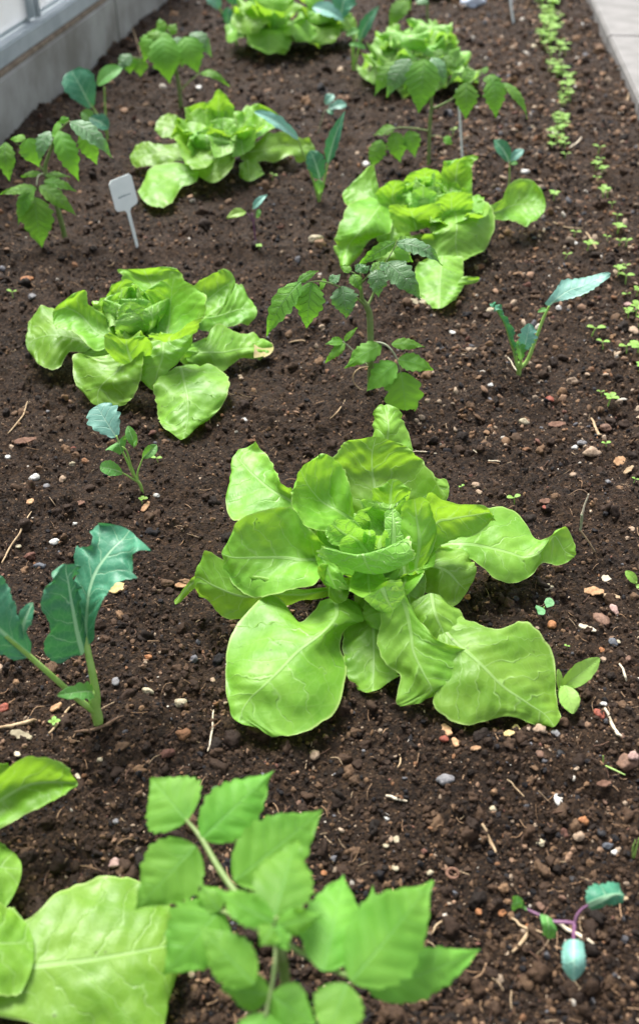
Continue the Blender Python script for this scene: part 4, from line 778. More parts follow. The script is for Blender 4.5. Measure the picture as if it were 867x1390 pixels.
# right
k = Plant('kohlrabi_plant', (704, 508), 'kohlrabi seedling with one pale leaf held out to the right, at the right side', 'kohlrabi', KG)
k.tube('stem', [k.foot(-.005), (704,500,0), (705,492,0)], [2.6,3.2,3], 'stem_pale', ns=11)
k.tube('leaf_stalk', [(705,500,0),(716,488,.2),(728,456,.6),(737,432,.9),(745,415,1)], [2.6,2.4,2,1.8,1.3], 'stem_pale', ns=10)
k.tube('leaf_stalk', [(702,500,0),(698,480,.3),(692,462,.5),(684,438,.7),(670,416,1)], [2.2,2,1.6,1.2,.7], 'stem_pale', ns=10)
k.tube('leaf_stalk', [(705,498,-.2),(708,480,0),(711,466,.2)], [1.8,1.5,1], 'stem_pale', ns=9)
k.lat('leaf', [[(737,414,.2),(745,415,.6),(748,412,1)],[(752,395,1.4),(757,404,.8),(762,408,.4)],[(764,380,2.4),(772,394,1.2),(778,404,.2)],[(785,378,2.6),(792,387,1.4),(800,395,.4)],[(806,374,2.4),(812,378,1.6),(816,384,.8)],[(825,369,2),(828,371,1.8),(828,375,1.6)]], 'kohl_pale', nu=60, nv=19, ruf=.001, ser=.14, sern=11, tipround=.01)
k.lat('leaf', [[(700,486,0),(699,478,.6),(696,470,1)],[(697,462,-.6),(691,460,.5),(697,455,1.6)],[(692,447,-.8),(687,445,.6),(693,440,1.8)],[(684,430,-.8),(680,430,.6),(684,424,1.8)],[(672,420,-.8),(672,418,.6),(674,412,1.8)],[(665,416,0),(664,413,.8),(668,410,1.4)]], 'kohl', nu=50, nv=19, ruf=.007, rufn=11, ser=.2)
k.blade('leaf', (710,476,0), (718,439,.6), 24, 'kohl_pale', **dict(KO, ser=.4, sern=5, ruf=.003))
k.blade('leaf', (706,488,-.4), (703,462,0), 14, 'kohl_green', **dict(KO, ser=.4, sern=4))
k.blade('leaf', (742,420,1), (729,424,0), 7, 'kohl_green', prof='oval')
# back middle, right of the labelled lettuce
k = Plant('kohlrabi_plant', (433, 278), 'kohlrabi with two thin upright leaves, at the right tip of the labelled lettuce', 'kohlrabi', KG)
k.tube('stem', [k.foot(-.005), (433,270,0), (434,262,0)], [2.6,3,2.6], 'stem_pale', ns=9)
k.tube('leaf_stalk', [(432,270,0),(426,248,0),(414,215,0),(404,188,0)], [2.5,2.1,1.7,1.2], 'stem_pale', ns=8)
k.tube('leaf_stalk', [(434,268,0),(439,250,0),(443,230,.2),(447,214,.4)], [2.3,2,1.6,1.2], 'stem_pale', ns=8)
k.blade('leaf', (405,190,0), (345,152,0), 18, 'kohl_pale', **dict(KO, arch=.12, fold=.3))
k.blade('leaf', (434,243,-.4), (421,204,.4), 28, 'kohl', **KO)
k.blade('leaf', (445,222,.2), (468,151,1), 19, 'kohl', **dict(KO, prof='lance', fold=.4))
k.blade('leaf', (434,262,-.4), (432,244,0), 13, 'kohl_green', **KO)
# small one far right behind lettuce
k = Plant('kohlrabi_plant', (690, 255), 'tiny two-leaved kohlrabi seedling behind the round leaf stretched out right', 'kohlrabi', KG)
k.tube('stem', [k.foot(-.004), (691,240,0), (691,219,0)], [1.4,1.4,1.1], 'stem_pale', ns=8)
k.blade('leaf', (690,219,0), (670,190,.8), 21, 'kohl', **dict(KO, prof='oval', ser=0))
k.blade('leaf', (692,219,0), (710,203,.6), 13, 'kohl_pale', **dict(KO, prof='oval', ser=0))
k.blade('leaf', (692,222,-.3), (702,222,-1), 7, 'kohl_green', prof='oval')
# weak one behind
k = Plant('kohlrabi_plant', (431, 180), 'small bluish kohlrabi seedling lying low beyond the labelled lettuce', 'kohlrabi', KG)
k.tube('stem', [k.foot(-.004), (435,168,0), (440,152,.4), (446,147,.8)], [1,1,.8,.6], 'stem_grey', ns=7)
k.blade('leaf', (446,148,.6), (470,142,1.6), 15, 'kohl_pale', **KO)
k.blade('leaf', (442,142,.6), (452,128,1.6), 14, 'kohl_pale', **KO)
k.blade('leaf', (444,150,.4), (452,155,-.4), 8, 'kohl', **KO)
# left wall one
k = Plant('kohlrabi_plant', (146, 190), 'kohlrabi with a round teal leaf beside the concrete wall', 'kohlrabi', KG)
k.tube('stem', [k.foot(-.004), (145,170,0), (143,145,0), (142,118,0)], [2.4,2.2,1.9,1.2], 'stem_pale', ns=8)
k.tube('leaf_stalk', [(144,180,0),(138,165,.3),(128,148,.6),(118,132,1)], [2,1.8,1.5,1], 'stem_pale', ns=8)
k.blade('leaf', (124,146,.8), (97,96,2.4), 46, 'kohl', **dict(KO, prof='round', ser=.1))
k.blade('leaf', (133,116,0), (166,92,1.2), 24, 'kohl_green', **dict(KO, prof='oval', ser=0))
k.blade('leaf', (128,168,0), (112,152,.6), 20, 'kohl_green', **KO)
k.blade('leaf', (122,160,-.6), (148,174,-1.4), 24, 'kohl', **KO)
# two at the back by the far lettuces
k = Plant('kohlrabi_plant', (480, 96), 'kohlrabi right of the far lettuces, tallest bluish leaves at the back', 'kohlrabi', KG)
k.tube('stem', [k.foot(-.005), (479,80,0), (478,62,0)], [4.5,4,3.2], 'stem_pale', ns=8)
k.tube('leaf_stalk', [(478,80,0),(480,50,0),(470,25,0)], [3,2.4,1.6], 'stem_pale', ns=8)
k.tube('leaf_stalk', [(482,86,0),(487,65,0),(490,50,0)], [2.6,2.2,1.4], 'stem_pale', ns=8)
k.tube('leaf_stalk', [(480,94,0),(492,95,-1),(503,92,-1)], [2.4,2,1.2], 'stem_pale', ns=8)
k.blade('leaf', (466,28,0), (424,10,1), 24, 'kohl_pale', **KO)
k.blade('leaf', (462,24,.6), (470,-12,3), 34, 'kohl', **KO)
k.blade('leaf', (487,56,0), (514,8,1), 18, 'kohl', **dict(KO, prof='lance'))
k.blade('leaf', (470,48,-.6), (488,42,-.4), 12, 'kohl_green', **KO)
k.blade('leaf', (474,60,-.6), (496,66,-1), 9, 'kohl_green', **KO)
k = Plant('kohlrabi_plant', (322, 60), 'dark kohlrabi at the top edge left of the far lettuces', 'kohlrabi', KG)
k.tube('stem', [k.foot(-.005), (316,42,0), (306,25,0), (296,8,0)], [3.6,3.2,2.6,1.6], 'stem_pale', ns=8)
k.tube('leaf_stalk', [(320,50,0),(316,20,0),(316,-4,0)], [2.8,2.4,1.6], 'stem_pale', ns=8)
k.blade('leaf', (342,-12,-1), (344,30,-3), 18, 'kohl_green', **KO)
k.blade('leaf', (316,6,0), (322,-34,1), 34, 'kohl', **KO)
k.blade('leaf', (309,34,-.6), (310,10,0), 14, 'kohl', **KO)
k.blade('leaf', (298,12,0), (276,-14,0), 24, 'kohl_pale', **KO)
# purple-stemmed seedlings
k = Plant('kohlrabi_plant', (347, 328), 'tiny purple-stemmed kohlrabi seedling below the labelled lettuce', 'kohlrabi', KG)
k.tube('stem', [k.foot(-.004), (345,310,0), (342,290,0)], [1.3,1.3,1], 'stem_purple', ns=8)
k.tube('leaf_stalk', [(342,300,0),(338,292,0),(332,288,0)], [.9,.8,.6], 'stem_purple', ns=7)
k.tube('leaf_stalk', [(344,302,0),(347,294,0),(347,284,0)], [.9,.8,.6], 'stem_purple', ns=7)
k.blade('leaf', (343,284,0), (363,264,1), 11, 'kohl_pale', prof='lance', fold=.3)
k.blade('leaf', (334,288,0), (307,296,-1), 15, 'seedling', prof='lance', fold=.3)
k.blade('leaf', (349,296,0), (352,284,.5), 8, 'kohl_green', prof='oval')
DZ = 0
kb = Pz(779, 1268, .012)
k = thing('kohlrabi_plant', (kb[0], kb[1], sh(kb[0], kb[1])), 'purple-stemmed kohlrabi seedling lying at the bottom right corner', 'kohlrabi', KG)
def kt(n, pts, rad, m): return tube(n, [Z(p) for p in pts], [r/1000 for r in rad], M[m], k, ns=9)
kt('stem', [(776,1300,0),(777,1275,2),(779,1254,3.5)], [1.1,1.2,1.3], 'stem_purple')
kt('leaf_stalk', [(779,1254,3.6),(768,1252,3.6),(751,1251,3.4),(738,1245,3.2),(729,1241,3),(714,1234,2.8),(706,1231,2.6)], [1.2,1.2,1.1,.9,.8,.7,.5], 'stem_purple')
kt('leaf_stalk', [(779,1254,3.6),(782,1243,4),(789,1234,4.3),(798,1228,4.5)], [.9,.8,.7,.5], 'stem_purple')
kt('leaf_stalk', [(779,1256,3.6),(778,1268,4.2),(778,1280,4.6)], [1.1,1,.8], 'stem_purple')
leaf_grid('leaf', rows_px([[(716,1236,3),(714,1231,3),(711,1226,3)],[(703,1233,2.6),(704,1226,3.2),(706,1218,3.6)],[(692,1240,1),(694,1228,2),(696,1215,3)]]), M['kohl_green'], k, nu=20, nv=11, ruf=.001)
leaf_grid('leaf', rows_px([[(732,1240,3.4),(742,1243,3.6),(752,1251,3.4)],[(735,1256,3.4),(744,1256,3.6),(754,1262,3.2)],[(737,1272,2.6),(744,1276,2.6),(752,1274,2.6)]]), M['kohl_green'], k, nu=22, nv=11, ruf=.001)
leaf_grid('leaf', rows_px([[(764,1280,4.4),(778,1276,4.8),(791,1280,4.4)],[(762,1300,4.6),(778,1302,5),(793,1300,4.6)],[(764,1322,4),(779,1332,4),(792,1320,4)]]), M['kohl_pale'], k, nu=30, nv=15, ruf=.001, ser=.15, sern=6)
leaf_grid('leaf', rows_px([[(801,1236,4),(797,1229,4.4),(793,1222,4.8)],[(820,1229,3.8),(818,1220,4.8),(800,1203,4.8)],[(836,1227,3.6),(834,1214,4.4),(826,1198,4.2)],[(845,1226,3.4),(846,1215,3.8),(840,1205,3.8)]]), M['kohl'], k, nu=44, nv=19, ruf=.002, ser=.2, sern=8)

# ------------------------------------------------------------------ seedlings and weeds
def seedling(px, py, s, label, group=None, mat='seedling', n=2, hcm=None, seed=0):
    """s = span of the leaf pair in picture pixels"""
    rnd = random.Random(seed*77+int(px*3+py)); g = G(px, py); w_ = 1.2*s*depth(g)/FPX; h = (hcm/100 if hcm else w_*.55)
    root = thing('seedling', g, label, 'seedling', group); top = g+np.array([rnd.uniform(-.15, .15)*w_, rnd.uniform(-.15, .15)*w_, h])
    tube('stem', [g+[0, 0, -.003], (g+top)/2, top], [w_*.045, w_*.04, w_*.03], M['stem_pale'], root, ns=6, n=5)
    a0 = rnd.uniform(-.7, .7)
    for i in range(n):
        a = a0+i*2*math.pi/n+rnd.uniform(-.25, .25) if n != 4 else a0+i*math.pi/2; L = w_*.5*(1 if i < 2 else .8)*rnd.uniform(.85, 1.15)
        b = top+np.array([math.cos(a), math.sin(a), 0])*L*.08; t_ = top+np.array([math.cos(a), math.sin(a), rnd.uniform(0, .35)])*L
        blade('leaf', b, t_, L*.72, M[mat], root, prof='oval', nu=10, nv=7, face=(0, 0, 1), arch=.1, fold=.1, ruf=0, bl=0)
    return root
rnd = random.Random(5)
RG = 'dense row of tiny seedlings'
def band(x0, y0, x1, y1, wd, n, s0):
    for i in range(n):
        f = (i+rnd.random())/n; x = x0+(x1-x0)*f+rnd.uniform(-wd, wd); y = y0+(y1-y0)*f+rnd.uniform(-2, 2)
        seedling(x, y, s0*rnd.uniform(.8, 1.2), 'tiny bright green seedling in the blurred dense row beside the paving', RG, n=4 if rnd.random() < .6 else 2, seed=i)
band(738, -8, 744, 60, 12, 44, 15); band(742, 60, 758, 80, 12, 12, 14); band(748, 90, 762, 112, 9, 12, 14); band(766, 110, 768, 148, 7, 12, 14)
band(758, 160, 762, 185, 9, 12, 13); band(748, 188, 758, 206, 9, 8, 13); seedling(766, 216, 11, 'single tiny seedling at the near end of the dense row', RG, seed=3)
SG = 'sparse row of seedlings at the right edge'
for i, (x, y, s, n) in enumerate([(811,209,14,2),(813,222,10,2),(808,232,14,4),(815,238,13,4),(811,249,11,2),(818,268,16,4),(824,270,13,2),(830,281,8,2),(837,298,10,2),(837,318,18,4),(824,328,10,2),(839,334,12,2),(849,335,13,2),(838,375,16,4),(846,366,10,2),(848,386,18,2),(847,406,11,2),(863,402,14,4),(852,432,16,4),(863,430,20,4),(866,445,18,4),(850,480,18,2),(864,485,26,4),(866,505,16,4)]):
    seedling(x, y, s*1.05, 'tiny light green seedling in the sparse row along the right edge', SG, n=n, seed=i)
for x, y, s, n, lab in [(751,272,15,4,'tiny seedling alone right of the stretched-out round lettuce leaf'),(778,322,13,2,'pair of tiny round leaves above the pale kohlrabi leaf, leftmost of three'),(796,341,18,4,'small bushy weed seedling above the pale kohlrabi leaf'),(766,352,12,2,'tiny two-leaved seedling just left of the bushy weed seedling'),
   (791,404,10,2,'tiny seedling right under the pale kohlrabi leaf'),(802,456,20,2,'upright two-leaved seedling right of the kohlrabi with the pale leaf'),(818,474,16,2,'small olive-green seedling between the upright seedling and the right edge'),(816,538,10,2,'tiny round weed seedling above a green and white pair, right side'),(824,552,22,4,'green and white weed seedling near the right edge, middle height'),
   (822,608,12,2,'tiny yellow-green seedling beside the rounded beige pebble'),(626,665,8,2,'tiny speck of a seedling upper right of the largest lettuce'),(698,684,18,2,'tiny two-leaved seedling above the right leaf of the largest lettuce'),(769,880,7,2,'tiniest seedling, above the pale two-leaved one'),(859,655,10,2,'tiny white-green seedling at the right edge below the brown chips'),
   (18,404,12,2,'small green seedling at the left edge'),(215,628,12,2,'tiny blue-green seedling right of the small spindly kohlrabi'),(193,684,13,4,'tiny grassy seedling at the foot of the small spindly kohlrabi'),(370,244,12,2,'tiny blurred seedling right of the labelled lettuce'),(374,50,10,2,'tiny blurred seedling near the far lettuce'),(352,340,10,4,'tiny tufted seedling below the purple-stemmed one'),
   (73,985,14,4,'small tufted green seedling left of the largest kohlrabi foot'),(614,184,12,2,'small yellowish seedling beside the white stick')]:
    seedling(x, y, s, lab, n=n, seed=int(x))
for x, y, sgn in ((732,832,1),):
    g = G(x, y); r_ = thing('seedling', g, 'pair of dark round seed leaves in the shade right of the largest lettuce', 'seedling')
    tube('stem', [g, Pz(738, 824, .008)], .0006, M['stem_pale'], r_, ns=6)
    leaf_grid('leaf', rows_px([[(728,828,1),(730,834,1)],[(726,824,1.1),(738,834,1.1)],[(728,821,1.2),(740,827,1.2)]]), M['seedling_dark'], r_, nu=14, nv=11, ruf=0, bl=0)
    leaf_grid('leaf', rows_px([[(738,817,1.2),(741,825,1.2)],[(741,812,1.3),(750,822,1.3)],[(747,811,1.4),(752,817,1.4)]]), M['seedling_dark'], r_, nu=14, nv=11, ruf=0, bl=0)
k = Plant('seedling', (760, 946), 'pale two-leaved seedling at the right tip of the largest lettuce', 'seedling')
k.tube('stem', [k.foot(-.004), (759,938,0), (762,932,0)], [1.8,1.6,1.2], 'stem_pale', ns=9)
k.blade('leaf', (762,934,0), (813,893,.6), 27, 'seedling', prof='oval', fold=.25, arch=.08, nu=30, nv=15)
k.blade('leaf', (765,930,-.3), (777,969,-2.6), 28, 'seedling', prof='oval', fold=.1, arch=.1, nu=30, nv=15)
k.blade('leaf', (759,936,0), (757,908,.8), 9, 'seedling', prof='oval', fold=.4, arch=.05, nu=20, nv=9)
k = Plant('seedling', (864, 795), 'green seedling cut by the right edge, beside the right tip of the largest lettuce', 'seedling')
k.tube('stem', [k.foot(-.003), (863,790,0)], [1,.8], 'stem_pale', ns=7)
k.blade('leaf', (863,792,0), (848,775,.8), 13, 'seedling', prof='oval', fold=.15)
k.blade('leaf', (863,795,-.2), (874,800,-.6), 10, 'seedling', prof='oval', fold=.15)
k = Plant('grass_blade', (818, 1040), 'thin bent green grass sprout at the lower right', 'grass sprout')
k.tube('leaf', [k.foot(), (820,1040,0), (831,1044,-.5), (848,1052,-1.2)], [.5,.8,.7,.4], 'stem_pale', ns=6)
k.tube('leaf', [k.foot(), (818,1032,0), (818,1026,0)], [.4,.6,.4], 'stem_pale', ns=6)
k = Plant('grass_blade', (861, 1165), 'short grass sprout at the right edge low down', 'grass sprout')
k.tube('leaf', [k.foot(), (862,1155,0), (867,1138,0)], [.6,.7,.4], 'stem_pale', ns=6)
k.tube('leaf', [k.foot(), (858,1152,0), (862,1140,0)], [.5,.6,.3], 'stem_pale', ns=6)
# withered, bent seedling on the right
k = Plant('withered_seedling', (808, 748), 'withered bent seedling with a shrivelled green middle, right of the largest lettuce', 'withered seedling')
k.tube('stalk', [k.foot(-.002), (798,735,0), (787,720,.2)], [.7,.8,.9], 'straw', ns=7)
k.tube('stalk', [(787,721,.2),(788,708,.4),(789,698,.5)], [1,1.4,1.2], 'stem_grey', ns=7, wob=.0004)
k.tube('stalk', [(789,700,.5),(792,685,.8),(798,670,1)], [1.2,.8,.7], 'straw_pale', ns=7, wob=.0006)
k.tube('stalk', [(798,671,1),(785,664,1.2),(770,672,1)], [.7,.6,.4], 'twig', ns=6, wob=.0006)
# ------------------------------------------------------------------ plant labels and sticks
g = G(188, 340); pl = thing('plant_label', g, 'white plastic plant label tilted left, stuck in the soil beside a lettuce', 'plant label')
def lab_outline():
    # local: x across, z up, foot at the origin (metres)
    w2, h0, h1, sw = .0205, .058, .098, .0030
    return [(-sw*.7, -.02), (sw*.7, -.02), (sw, h0-.006), (sw+.003, h0-.002), (w2-.003, h0), (w2, h0+.004), (w2, h1-.004), (w2-.004, h1), (-w2+.004, h1), (-w2, h1-.004), (-w2, h0+.004), (-w2+.003, h0), (-sw-.003, h0-.002), (-sw, h0-.006)]
def extrude(name, pts, th, mat, parent, frame):
    import bmesh
    o_, ex, ez, en = frame; bm = bmesh.new()
    vs = [bm.verts.new(o_+ex*a+ez*b-en*th/2) for a, b in pts]; f = bm.faces.new(vs)
    r = bmesh.ops.extrude_face_region(bm, geom=[f]); bmesh.ops.translate(bm, verts=[v for v in r['geom'] if isinstance(v, bmesh.types.BMVert)], vec=en*th)
    bmesh.ops.recalc_face_normals(bm, faces=bm.faces[:]); bmesh.ops.bevel(bm, geom=[e for e in bm.edges if len(e.link_faces) == 2 and e.calc_face_angle(0) > 1], offset=th*.25, segments=2, affect='EDGES')
    me = bpy.data.meshes.new(name); bm.to_mesh(me); bm.free(); me.materials.append(mat); o = bpy.data.objects.new(name, me); COL.objects.link(o); o.parent = parent; return o
foot = Py(186, 338, g[1]); q = Py(171, 280, g[1]+.006); ez = Vector(q-foot).normalized()
ex = Vector((math.cos(R(54)), math.sin(R(54)), 0)); ex = (ex-ez*ex.dot(ez)).normalized(); en = ex.cross(ez).normalized()
O0 = Vector((0, 0, 0))
stick_len = float(np.linalg.norm(q-foot))
s_ = stick_len/.058
pts = [(a*1.12, b*s_) for a, b in lab_outline()]
extrude('label_plate', pts, .0016, M['plastic'], pl, (O0, ex, ez, en))
def word(parent):
    # faded handwritten word, as small raised ink strokes
    base = ez*(.073*s_)+en*.0010; x = -.0125
    rr = random.Random(3)
    for i in range(9):
        h = [.0042, .0024, .0046, .0024, .0042, .0022, .0026, .0024, .0022][i]; w_ = .0018
        P_ = [Vector(parent.location)+base+ex*(x+w_*t_)+ez*(h*hh) for t_, hh in ((0, 0), (.25, .9), (.55, .2), (.8, .6), (1.1, 0))]
        tube('ink_letter', [np.array(p) for p in P_], .00022, M['ink'], parent, ns=5, n=14); x += .0028
word(pl)
g = G(627, 214); st = thing('plant_stick', g, 'thin white stick standing beside the tall dark-stemmed tomato plant', 'plant stick')
def stick(root, foot, top, w_, t_, mat='plastic', head=True):
    ez = Vector(top-foot); L = ez.length; ez.normalize(); ex = Vector((1, .15, 0)); ex = (ex-ez*ex.dot(ez)).normalized(); en = ex.cross(ez)
    pts = [(-w_*.5, -.02), (w_*.5, -.02), (w_*.5, L*.93), (w_*.95 if head else w_*.5, L*.95), (w_*.8 if head else w_*.4, L), (-w_*.8 if head else -w_*.4, L), (-w_*.95 if head else -w_*.5, L*.95), (-w_*.5, L*.93)]
    extrude('stake', pts, t_, M[mat], root, (O0, ex, ez, en))
stick(st, Py(627, 212, g[1]), Py(621, 118, g[1]), .0042, .0018)
g = G(697, 36); st = thing('plant_stick', g, 'thin white plastic stick near the top edge, left of the dense seedling row', 'plant stick')
stick(st, Py(697, 34, g[1]), Py(688, -30, g[1]), .0065, .002)

# ------------------------------------------------------------------ pebbles, chips, straws seen in the photograph
import bmesh
def pebble(px, py, wpx, col, label, group=None, ratio=.75, ang=0, flat=.6, seed=None, cat='pebble', name='pebble', rough=.12, sink=.6):
    g = G(px, py); r = wpx*depth(g)/FPX/2; B, F = ico(3 if wpx > 5 else 2)
    sd = seed if seed is not None else int(px*7+py*13)
    d = 1+noise3(B*1.1+sd*.31, sd % 50)*.38+noise3(B*2.4+sd*.17, 8)*rough*1.8
    V = B*d[:, None]*np.array([r, r*ratio*1.15, r*flat]); c, s = math.cos(ang), math.sin(ang)
    V = V@np.array([[c, s, 0], [-s, c, 0], [0, 0, 1]])
    o = np_mesh(name, V, F, M['peb_'+col] if 'peb_'+col in M else M[col], smooth=True); o.location = (g[0], g[1], g[2]+r*flat*(1-sink)+.0004)
    return tag(o, label, cat, group)
PEB = [
 (803,617,20,'tan','rounded beige pebble near the right edge, level with the top of the largest lettuce',.8,0),
 (822,583,15,'brown','round brown pebble just above the beige one at the right edge',.8,0),
 (789,603,12,'grey','small grey stone left of the beige pebble at the right edge',.7,0),
 (779,609,10,'white','small white pebble left of the grey stone, right side',.55,0),
 (745,544,13,'red','round red pebble below the kohlrabi with the pale leaf',.85,0),
 (710,575,15,'cream','flat pale chip of stone, upper right of the largest lettuce',.5,0),
 (738,690,7,'red','tiny red pebble at the right leaf of the largest lettuce',.8,0),
 (604,1060,22,'grey','flat grey stone in the soil below the largest lettuce',.7,0),
 (757,1088,12,'white','oval white pebble standing in the soil at the lower right',1.5,0),
 (792,1115,14,'orange','orange pebble at the lower right, above a tan one',.8,.4),
 (785,1136,16,'tan','tan pebble between the orange one and the blue-grey slate',.7,.3),
 (823,1150,17,'bluegrey','blue-grey slate chip beside a small white pebble, lower right',.55,.3),
 (833,1159,9,'white','small white pebble beside the slate chip, lower right',.8,0),
 (668,1099,10,'cream','small cream stone chip below the largest lettuce',.7,.4),
 (602,1004,11,'red','dark red pebble right under the largest lettuce',.8,0),
 (732,991,16,'tan','shaded tan pebble under the tip of the bottom right lettuce leaf',.8,0),
 (749,850,14,'orange','orange-brown pebble below the pair of dark round leaves',.9,.5),
 (741,799,16,'cream','pale shaded pebble above the pair of dark round leaves',.6,.3),
 (815,845,20,'brown','large brown stone at the right edge below the dead leaf scraps',1.0,.5),
 (831,874,14,'bluegrey','blue-grey pebble at the right edge below the large brown stone',.9,.2),
 (817,884,9,'orange','small orange pebble left of the blue-grey one at the right edge',.9,0),
 (818,896,8,'tan','small tan pebble beneath the small orange one, right side',.9,0),
 (833,828,12,'pink','pink-brown oval pebble above the large brown stone, right edge',1.4,0),
 (771,946,6,'white','tiny white pebble by the pale two-leaved seedling',.8,0),
 (818,956,8,'white','small white pebble at the end of the pale curved straw',.8,0),
 (813,970,13,'red','reddish stone beside the pale curved straw',1.2,0),
 (860,1028,14,'pink','pinkish stone at the right edge, lower part',.8,0),
 (850,1037,30,'brown','largest grey-brown stone at the right edge, lower part',.7,.3),
 (314,905,9,'grey','grey pebble touching the edge of the bottom left lettuce leaf',1.2,0),
 (318,926,7,'orange','small orange pebble by the bottom left lettuce leaf',.8,0),
 (245,956,17,'cream','large cream pebble below left of the largest lettuce',.6,-.2),
 (289,924,8,'tan','small tan pebble between the cream one and the largest lettuce',.8,0),
 (157,927,11,'grey','round grey pebble right of the largest kohlrabi',1.1,0),
 (201,940,15,'cream','pale flat pebble right of the round grey one',.5,-.2),
 (202,893,11,'orange','orange-brown pebble above the pale flat one, left side',.5,-.3),
 (136,1033,9,'cream','small cream pebble above the nearest lettuce',.7,0),
 (293,1073,10,'black','black pebble behind the nearest tomato plant',.8,0),
 (155,1174,16,'pink','pinkish oval pebble above the big bottom left leaf',.7,.5),
 (25,743,8,'cream','cream pebble at the left edge above the largest kohlrabi',.8,0),
 (102,620,0.1,'cream','x',1,0),
 (48,650,15,'white','white broken shell-like pebble left of the small spindly kohlrabi',.6,0),
 (86,652,11,'tan','golden tan pebble right of the white broken one',.9,0),
 (99,631,9,'cream','small cream pebble above the golden tan one',.6,0),
 (64,661,8,'grey','grey pebble between the white broken one and the golden tan one',.9,0),
 (213,674,8,'white','bright white pebble at the foot of the small spindly kohlrabi',.7,0),
 (100,610,7,'red','small red pebble above the cream one, left side',.8,0),
 (11,622,9,'white','white pebble at the left edge level with the small spindly kohlrabi',.6,0),
 (102,712,7,'white','small white pebble above the tip of the largest kohlrabi leaf',.7,0),
 (55,770,15,'bluegrey','blue-grey pebble left of the largest kohlrabi leaf',.5,0),
 (75,737,12,'white','pale shell-like stone upper left of the largest kohlrabi',.7,.5),
 (5,963,14,'red','dark red pebble at the left edge beside the nearest lettuce',.8,0),
 (0,908,10,'tan','tan pebble at the left edge under the kohlrabi leaf',1.1,0),
 (89,890,8,'brown','small brown pebble behind the largest kohlrabi stalks',.7,0),
 (37,382,16,'orange','orange-brown pebble above the left-hand lettuce at the left edge',.7,.2),
 (44,404,10,'grey','grey pebble below the orange-brown one, upper left',.9,0),
 (331,571,9,'white','small white pebble between the left-hand and the largest lettuce',.7,0),
 (613,453,10,'white','pale round pebble between the middle tomato and the right kohlrabi',.9,0),
 (665,524,8,'white','small white pebble left of the foot of the right kohlrabi',.7,0),
 (664,424,13,'cream','cream stone at the tip of the crinkled kohlrabi leaf',.6,0),
 (757,419,9,'white','white pebble just below the pale kohlrabi leaf',.8,.6),
 (777,520,16,'tan','flat beige pebble right of the right kohlrabi foot',.5,0),
 (858,450,14,'tan','large tan stone among the seedlings at the right edge',1.3,0),
 (852,415,12,'pink','pinkish pebble among the seedlings at the right edge',.8,0),
 (779,331,9,'white','small white pebble above the pale kohlrabi leaf',.8,0),
 (646,660,13,'tan','x2',.6,.4),
 (428,328,18,'cream','cream stone left of the third-row lettuce',.5,0),
 (686,335,8,'white','white pebble in the shade right of the third-row lettuce',.8,0),
 (711,235,12,'white','white pebble right of the tiny two-leaved kohlrabi',.6,0),
 (723,175,8,'cream','blurred cream pebble below the right leaf of the tall tomato',.8,0),
 (496,224,10,'white','blurred white pebble left of the third-row lettuce top',1.3,0),
 (270,121,9,'white','blurred white pebble behind the labelled lettuce',1.2,0),
 (790,36,9,'white','blurred white pebble right of the dense seedling row, near the top',1.2,0),
 (724,65,9,'cream','blurred cream pebble left of the dense seedling row, near the top',1.1,0),
 (427,1026,14,'tan','tan stone above the leaf tips of the nearest tomato',.8,.2),
 (536,1201,0.1,'tan','x',1,0),
 (440,1186,9,'orange','small orange pebble right of the nearest tomato leaf tip',.9,0),
 (536,1179,9,'cream','round cream pebble above the right leaves of the nearest tomato',.9,0),
 (524,1110,8,'white','white pebble between the nearest tomato and the largest lettuce',1.2,.3),
 (529,1140,9,'tan','small square tan stone below the white one, centre foreground',1.2,0),
 (615,1214,14,'bluegrey','dark slate piece right of the nearest tomato',.4,-.4),
 (649,1239,9,'orange','x3',.8,0),
 (680,1240,11,'orange','orange stone chip left of the purple-stemmed kohlrabi',.9,0),
 (715,1257,7,'orange','small orange pebble under the purple-stemmed kohlrabi',.8,0),
 (583,1186,9,'cream','x4',.7,0),
 (838,1212,0.1,'tan','x',1,0),
]
X2 = {'x2': 'orange-tan pebble above the curled right leaf of the largest lettuce', 'x3': 'reddish pebble between the nearest tomato and the purple-stemmed kohlrabi', 'x4': 'small cream pebble at the bottom centre, right of the round cream one'}
for x, y, w_, c, lab, ra, an in PEB:
    if w_ < 1: continue
    pebble(x, y, w_, c, X2.get(lab, lab), 'pebbles lying on the soil', ra, an)
